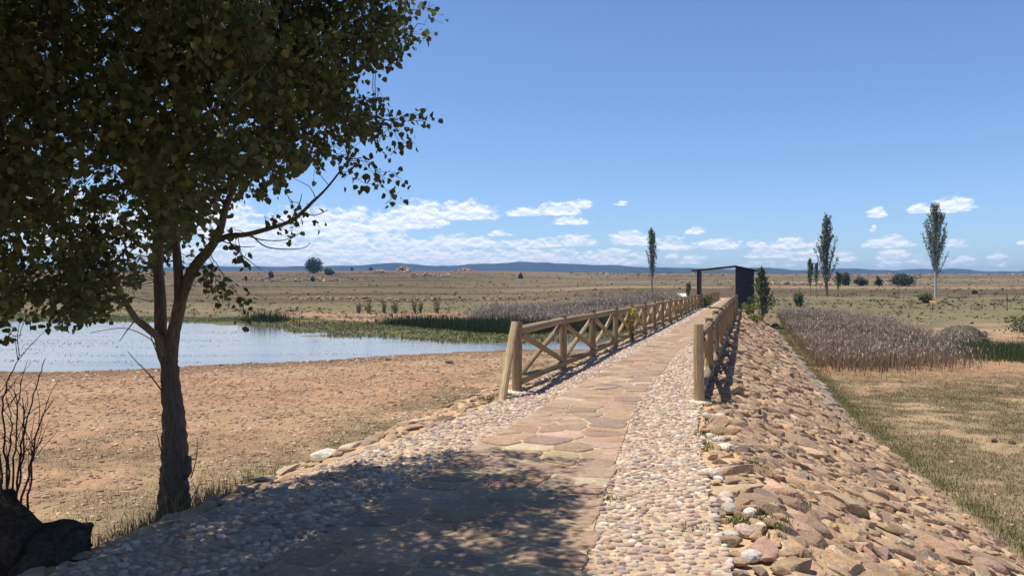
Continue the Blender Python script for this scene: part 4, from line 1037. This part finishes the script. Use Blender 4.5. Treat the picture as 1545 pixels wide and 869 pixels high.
tufts('grass', 'small green weeds growing in the joints beside fence and cobbles', p[:, 0], p[:, 1], .05, ((.11,.15,.045),(.15,.18,.06),(.2,.2,.08)), 9, .025, .008, .9, damz(pts[:, 0], pts[:, 1])+.02)

def heath():
    n = 60000; t = rng.uniform(-.75, .72, n); y = 62*(520/62)**rng.random(n); x = t*y
    s, l = toSL(x, y); d = .25+1.3*ss(.45, .62, fbm(x/120, y/10, 81, 3))+.5*fbm(x/12, y/8, 205); far = ss(60, 90, y)
    k = (rng.random(n) < .21*d*(1-.65*ss(80, 170, y))) & (y > shore_far(t)*1.12*(t < .05)) & ~((np.abs(l+2) < 3.5) & (s < 125)) & (grass_cover(x, y) < 2)
    x, y = x[k], y[k]; n = len(x); z = terr(x, y, False); w = (.10+.22*rng.random(n)**2)*(.6+y/170)
    P = np.repeat(np.stack([x, y, z], 1), 3, 0); P[:, :2] += rng.normal(0, .5, (3*n, 2))*np.repeat(w, 3)[:, None]
    mb = MB(); leaf_mesh(mb, P, rng.normal(0, .7, P.shape)*np.array([1, 1, .5])+np.array([0, 0, .45]), np.repeat(w, 3)*rng.uniform(.6, 1.3, 3*n), np.repeat(tcol(n, ((.19,.155,.095),(.19,.18,.10),(.15,.125,.075),(.26,.22,.13)), None, .2), 3, 0), RH*np.array([1.5, .8]))
    tag(mb.build('heath_scrub', M['blade']), 'low dry scrub speckling the far slopes', 'scrub', kind='stuff')
heath()

# ------------------------------------------------------------------ loose stones
def loose(x, y, r, cols, sub, mb, wts=None, flat=.55):
    n = len(x); P = np.stack([x, y, terr(x, y, False)+r*.15], 1); a = rng.uniform(0, 6.28, n); z0 = 0*a
    E1 = np.stack([np.cos(a), np.sin(a), z0], 1); E2 = np.stack([-np.sin(a), np.cos(a), z0], 1); E3 = np.tile([0, 0, 1.], (n, 1))
    stones(mb, P, E1, E2, E3, np.stack([r*rng.uniform(1, 1.5, n), r*rng.uniform(.7, 1, n), r*rng.uniform(.4, .8, n)*flat/.55], 1), tcol(n, cols, wts, .16), ROCK[sub], sub)
RC = ((.46,.33,.22),(.36,.22,.14),(.52,.42,.31),(.26,.17,.13),(.40,.25,.15))
mb = MB(); x, y = scatter(52000, [(-14, 8), (-3.2, 8), (8, 36), (-4, 34), (-24, 30)]); s, l = toSL(x, y); k = (l < FOOT_L) & (y < shore_near(x/y)-.3) & (rng.random(len(x)) < .9-.5*ss(8, 30, y)+.2); x, y = x[k], y[k]
loose(x, y, .007+.022*rng.random(len(x))**3*(1+y/16), RC, 1, mb)
x, y = scatter(700, [(-24, 24), (-22, 28), (-3, 32), (6, 34), (5, 36), (-24, 30)]); k = y < shore_near(x/y)-.2; loose(x[k], y[k], .05*rng.random(k.sum())**2+.03, RC, 2, mb)
x, y = scatter(3500, [(5, 4), (4.5, 8.5), (7, 19), (11, 32), (26, 32), (20, 20), (14, 12)]); s, l = toSL(x, y); k = l > foot_r(s); loose(x[k], y[k], .010+.03*rng.random(k.sum())**4, RC, 1, mb)
tag(mb.build('gravel', M['stone']), 'small stones littering the bare lake bed', 'gravel', kind='stuff')
mb = MB()
for (poly, n, r0) in (([PXD(430,120),PXD(620,108),PXD(770,112),PXD(770,120),PXD(620,118),PXD(440,132)], 260, .32), ([PXD(360,260),PXD(520,250),PXD(540,290),PXD(360,300)], 260, .6),
                      ([PXD(1140,190),PXD(1265,190),PXD(1265,215),PXD(1140,220)], 420, .55), ([PXD(1310,185),PXD(1400,185),PXD(1400,205),PXD(1310,205)], 120, .55), ([PXD(380,74),PXD(680,72),PXD(680,86),PXD(400,88)], 260, .11),
                      ([PXD(860,520),PXD(1110,520),PXD(1110,690),PXD(860,690)], 700, .9), ([PXD(1240,480),PXD(1545,480),PXD(1545,640),PXD(1240,640)], 300, .8), ([PXD(1230,62),PXD(1440,50),PXD(1500,60),PXD(1300,74)], 60, .13), ([PXD(620,330),PXD(680,330),PXD(680,380),PXD(620,390)], 120, .8)):
    x, y = scatter(n, poly); loose(x, y, r0*(.3+rng.random(len(x))**3*1.3), ((.30,.205,.135),(.25,.165,.105),(.36,.27,.18)), 2, mb, None, .7)
tag(mb.build('rubble', M['stone']), 'pale broken rock strewn along banks on the far slopes', 'rubble', kind='stuff')
for px, d, w, h, lab in ((609, 560, 22, 11, 'pointed pale rock outcrop on the skyline before the blue hill'), (703, 600, 20, 5, 'flat low rock outcrop on the skyline over the pond'), (572, 520, 18, 5, 'low broken outcrop left of the pointed skyline outcrop')):
    b = G(px, d); s = d/F; root = empty('rock_outcrop', b, lab, 'rocks'); mb = MB(); n = 60
    q = rng.normal(0, .32, (n, 2)); r = np.hypot(q[:, 0], q[:, 1]); P = np.stack([q[:, 0]*w*s, q[:, 1]*w*s*.6, np.clip(1-r*1.5, 0, 1)*h*s*.8], 1); rr = w*s*.1*rng.uniform(.5, 1.3, n)
    e = np.eye(3); stones(mb, P, np.tile(e[0], (n, 1)), np.tile(e[1], (n, 1)), np.tile(e[2], (n, 1)), np.stack([rr*1.3, rr, rr*.8], 1), tcol(n, ((.42,.29,.19),(.5,.37,.26),(.33,.2,.13))), ROCK[2], 2)
    mb.build('loose_stones', M['stone'], root)
ROCKS = [((678,549),.30,(.17,.11,.09),'dark brown rock lying alone on the lake bed left of the fence strut'), ((585,544),.20,(.13,.085,.07),'flat dark rock at the water edge left of the lone dark rock'), ((702,545),.16,(.34,.24,.16),'tan rock right beside the lone dark rock'),
         ((405,632),.10,(.2,.15,.12),'grey brown stone in the grassy lake bed right of the poplar trunk'), ((227,570),.26,(.36,.22,.15),'flat reddish rock on the lake bed just left of the poplar trunk'), ((332,550),.12,(.07,.05,.045),'black stone at the shore right of the poplar trunk')]
for (px, py), r, t, lab in ROCKS:
    d = (EYE+1.45)*F/(py-433); x = (px-772)/F*d; rock_obj('rock', (x, d, float(terr(x, d, False))+r*.15), (r*.7, r*.5, r*.38), t, lab, seed=px, sub=3)
for (px, py), r, lab in (((1500,668),.10,'dark reddish stone on the right meadow near the picture edge'),((1527,671),.11,'dark stone right of the dark reddish one on the meadow')):
    d = (EYE+1.5)*F/(py-433); x = (px-772)/F*d; rock_obj('rock', (x, d, float(terr(x, d, False))+.03), (r*.7, r*.6, r*.5), (.16,.10,.08), lab, seed=px, sub=3)
s0, l0 = 6.45, -3.84; rock_obj('pale_rock', SL(s0, l0, .0), (.17, .11, .06), (.62,.56,.47), 'pale whitish rock on the left crest of the dam', seed=2, sub=4, yaw=.9)

# ------------------------------------------------------------------ air
def haze():
    m, nt = newmat('thin_air'); out = nd(nt, 'ShaderNodeOutputMaterial'); v = nd(nt, 'ShaderNodeVolumePrincipled')
    v.inputs['Color'].default_value = (.30, .56, 1, 1); v.inputs['Density'].default_value = HAZE; v.inputs['Anisotropy'].default_value = .0
    lk(nt, v.outputs[0], out.inputs['Volume'])
    mb = MB(); box_pts(mb, np.array([[-4500,-4300,-4],[4500,-4300,-4],[4500,4400,-4],[-4500,4400,-4],[-4500,-4300,112],[4500,-4300,112],[4500,4400,112],[-4500,4400,112]], float))
    tag(mb.build('haze', m), 'thin blue air haze over the land', 'haze', kind='stuff')
HAZE = .00021
haze()

# ------------------------------------------------------------------ sky, sun, camera
SUN_DIR = Vector((-SHX, -SHY, 1.0)).normalized()     # towards the sun
el = math.asin(SUN_DIR.z); az = math.atan2(SUN_DIR.x, SUN_DIR.y)
CLOUDS = [ # x, base y, half width, height, strength
 (539,326,15,15,.8),(634,341,44,38,1.05),(702,331,48,27,1.05),(593,345,70,25,.9),(560,350,60,14,.7),(476,357,65,34,.75),(526,367,44,22,.8),(583,370,34,23,.85),(505,380,60,20,.8),(684,372,44,18,.9),(722,373,40,16,.85),(640,378,60,18,.8),
 (792,326,32,13,.9),(843,324,34,18,.95),(874,315,20,14,.75),(859,339,28,12,.9),(753,356,17,9,.9),(935,310,14,6,.55),(867,367,30,14,.9),(830,372,60,12,.7),(950,369,36,20,1.0),(800,374,44,14,.9),(1012,378,44,19,.7),(1049,353,15,11,.95),(1088,376,34,16,1.0),(1012,390,13,8,.8),(1042,398,24,12,.65),(921,388,50,13,.75),(1136,372,10,9,.8),(905,399,60,14,.65),
 (1190,375,32,16,1.05),(1153,389,26,14,1.0),(1183,389,16,12,.95),(1219,393,26,16,.9),(1273,394,20,13,.95),(1321,328,17,14,1.05),(1316,349,6,8,.9),(1340,374,36,17,1.05),(1347,391,26,14,1.0),(1344,404,18,11,.9),(1381,396,18,9,.55),(1388,322,22,13,1.0),(1437,320,32,20,1.1),(1443,373,18,10,.8),(1457,396,15,9,.95),(1505,390,16,9,.7),(1504,402,18,9,.55),(1541,369,8,6,.8),(1144,373,12,11,.9),(1230,373,13,10,.8),(1160,403,60,9,.35),(1420,402,60,9,.3),
 (300,352,110,44,1.0),(150,372,140,52,.95),(20,350,130,60,1.0),(380,378,90,44,.85),(230,392,160,26,.8),(430,400,170,40,.95),(620,400,140,34,.9),(780,400,110,26,.85),(900,400,80,18,.75),(480,350,90,34,.95),(-150,380,160,60,.9),(330,318,50,18,.6),(100,306,60,20,.7),(1620,372,40,20,1),(1700,350,50,24,1),(-320,330,90,40,1),
]
def build_world():
    w = bpy.data.worlds.new('World'); scene.world = w; w.use_nodes = True; nt = w.node_tree; nt.nodes.clear()
    out = nd(nt, 'ShaderNodeOutputWorld'); bg = nd(nt, 'ShaderNodeBackground'); bg.inputs['Strength'].default_value = SKY
    sky = nd(nt, 'ShaderNodeTexSky', sky_type='NISHITA', sun_disc=False); sky.sun_elevation = el; sky.sun_rotation = az % (2*math.pi)
    sky.altitude = 900; sky.air_density = 1.0; sky.dust_density = .35; sky.ozone_density = 2.2
    tc = nd(nt, 'ShaderNodeTexCoord'); sep = nd(nt, 'ShaderNodeSeparateXYZ'); lk(nt, tc.outputs['Generated'], sep.inputs[0])
    def mth(op, a, b=None, c=None, clamp=False):
        n = nd(nt, 'ShaderNodeMath', operation=op, use_clamp=clamp)
        for i, q in enumerate((a, b, c)):
            if q is None: continue
            if isinstance(q, (int, float)): n.inputs[i].default_value = q
            else: lk(nt, q, n.inputs[i])
        return n.outputs[0]
    A = mth('ARCTAN2', sep.outputs[0], sep.outputs[1]); E = mth('ARCSINE', sep.outputs[2])
    Uu = mth('MULTIPLY', A, F); Vv = mth('MULTIPLY', E, F)
    def cn(su, sv, det, dv=0.0, rough=.6, dim=0):
        cb = nd(nt, 'ShaderNodeCombineXYZ'); lk(nt, mth('MULTIPLY', Uu, su), cb.inputs[0]); lk(nt, mth('MULTIPLY_ADD', Vv, sv, dv*sv), cb.inputs[1])
        n = nd(nt, 'ShaderNodeTexNoise'); n.inputs['Scale'].default_value = 1; n.inputs['Detail'].default_value = det; n.inputs['Roughness'].default_value = rough
        cb.inputs[2].default_value = dim; lk(nt, cb.outputs[0], n.inputs['Vector']); return n.outputs['Fac']
    n1 = cn(1/17, 1/10, 6); n1u = cn(1/17, 1/10, 4, 3.5); 
    wu = mth('MULTIPLY_ADD', mth('SUBTRACT', cn(1/40, 1/20, 2, 0, .5, 5.), .5), 16, Uu)
    acc = None
    for (x, yb, hw, h, st) in CLOUDS:
        a = math.atan((x-772)/F); e = math.atan((433-yb)/F*math.cos(a))
        u0 = a*F; v0 = e*F; hw = hw*math.cos(a)**2*1.15; 
        du = mth('MULTIPLY_ADD', wu, 1/hw, -u0/hw); dv = mth('MULTIPLY_ADD', Vv, 1/h, -(v0+h*.12)/h)
        dvn = mth('MAXIMUM', dv, mth('MULTIPLY', dv, -5.0))
        r2 = mth('MULTIPLY_ADD', du, du, mth('MULTIPLY', dvn, dvn))
        q = mth('MULTIPLY', mth('SUBTRACT', 1.0, r2), st)
        acc = q if acc is None else mth('MAXIMUM', acc, q)
    dens = mth('ADD', acc, mth('MULTIPLY', mth('SUBTRACT', n1, .45), 2.4))
    mr = nd(nt, 'ShaderNodeMapRange', interpolation_type='SMOOTHSTEP'); lk(nt, dens, mr.inputs[0]); mr.inputs[1].default_value = .10; mr.inputs[2].default_value = .78
    alpha = mth('MULTIPLY', mr.outputs[0], mth('GREATER_THAN', Vv, 2.0))
    # lit tops, greyer undersides: compare the noise a little higher up
    shade = nd(nt, 'ShaderNodeMapRange'); lk(nt, mth('SUBTRACT', n1, n1u), shade.inputs[0]); shade.inputs[1].default_value = -.10; shade.inputs[2].default_value = .10
    cm = nd(nt, 'ShaderNodeMix', data_type='RGBA'); lk(nt, shade.outputs[0], cm.inputs[0]); cm.inputs[6].default_value = (*[c*CLOUD for c in (.66,.76,.92)], 1); cm.inputs[7].default_value = (*[c*CLOUD for c in (1,1,1)], 1)
    mx = nd(nt, 'ShaderNodeMix', data_type='RGBA'); lk(nt, mth('MULTIPLY', alpha, .93), mx.inputs[0])
    tint = nd(nt, 'ShaderNodeMix', data_type='RGBA', blend_type='MULTIPLY'); tint.inputs[0].default_value = 1; lk(nt, sky.outputs[0], tint.inputs[6]); tint.inputs[7].default_value = (*SKYTINT, 1)
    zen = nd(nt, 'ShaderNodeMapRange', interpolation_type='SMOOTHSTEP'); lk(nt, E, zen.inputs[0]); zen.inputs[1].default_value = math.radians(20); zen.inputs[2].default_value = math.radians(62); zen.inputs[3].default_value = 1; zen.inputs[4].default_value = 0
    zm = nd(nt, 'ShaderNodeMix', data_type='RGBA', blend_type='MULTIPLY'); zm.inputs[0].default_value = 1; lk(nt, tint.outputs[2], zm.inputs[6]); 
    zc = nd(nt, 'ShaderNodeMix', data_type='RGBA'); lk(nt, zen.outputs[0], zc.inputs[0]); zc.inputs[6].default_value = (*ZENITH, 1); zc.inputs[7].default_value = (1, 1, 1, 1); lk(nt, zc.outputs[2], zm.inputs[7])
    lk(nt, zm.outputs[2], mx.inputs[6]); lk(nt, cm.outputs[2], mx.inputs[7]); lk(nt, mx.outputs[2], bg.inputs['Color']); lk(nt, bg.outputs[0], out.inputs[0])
ZENITH = (.42, .37, .31)      # dims and warms the upper sky to deepen shade on the ground
SKY, CLOUD, SKYTINT = .104, 10.2, (.93, 1.065, 1.285)
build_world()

sun = bpy.data.lights.new('sun', 'SUN'); sun.energy = 5.0; sun.angle = math.radians(.53); sun.color = (1, .935, .83)
so = bpy.data.objects.new('sun', sun); COL.objects.link(so); so.rotation_euler = SUN_DIR.to_track_quat('Z', 'Y').to_euler(); so.location = (-30, 10, 60)

cam = bpy.data.cameras.new('camera'); co = bpy.data.objects.new('camera', cam); COL.objects.link(co)
cam.sensor_width = 36; cam.lens = F/1545*36; cam.clip_end = 20000; cam.clip_start = .05
co.location = (0, 0, EYE); co.rotation_euler = (math.radians(90), 0, 0); cam.shift_y = (434.5-433)/1545*-1; scene.camera = co

scene.view_settings.view_transform = 'Standard'; scene.view_settings.look = 'None'; scene.view_settings.gamma = 1
scene.view_settings.exposure = 0.22
scene.cycles.use_denoising = True
scene.cycles.max_bounces = 6; scene.cycles.volume_bounces = 0; scene.cycles.transparent_max_bounces = 8
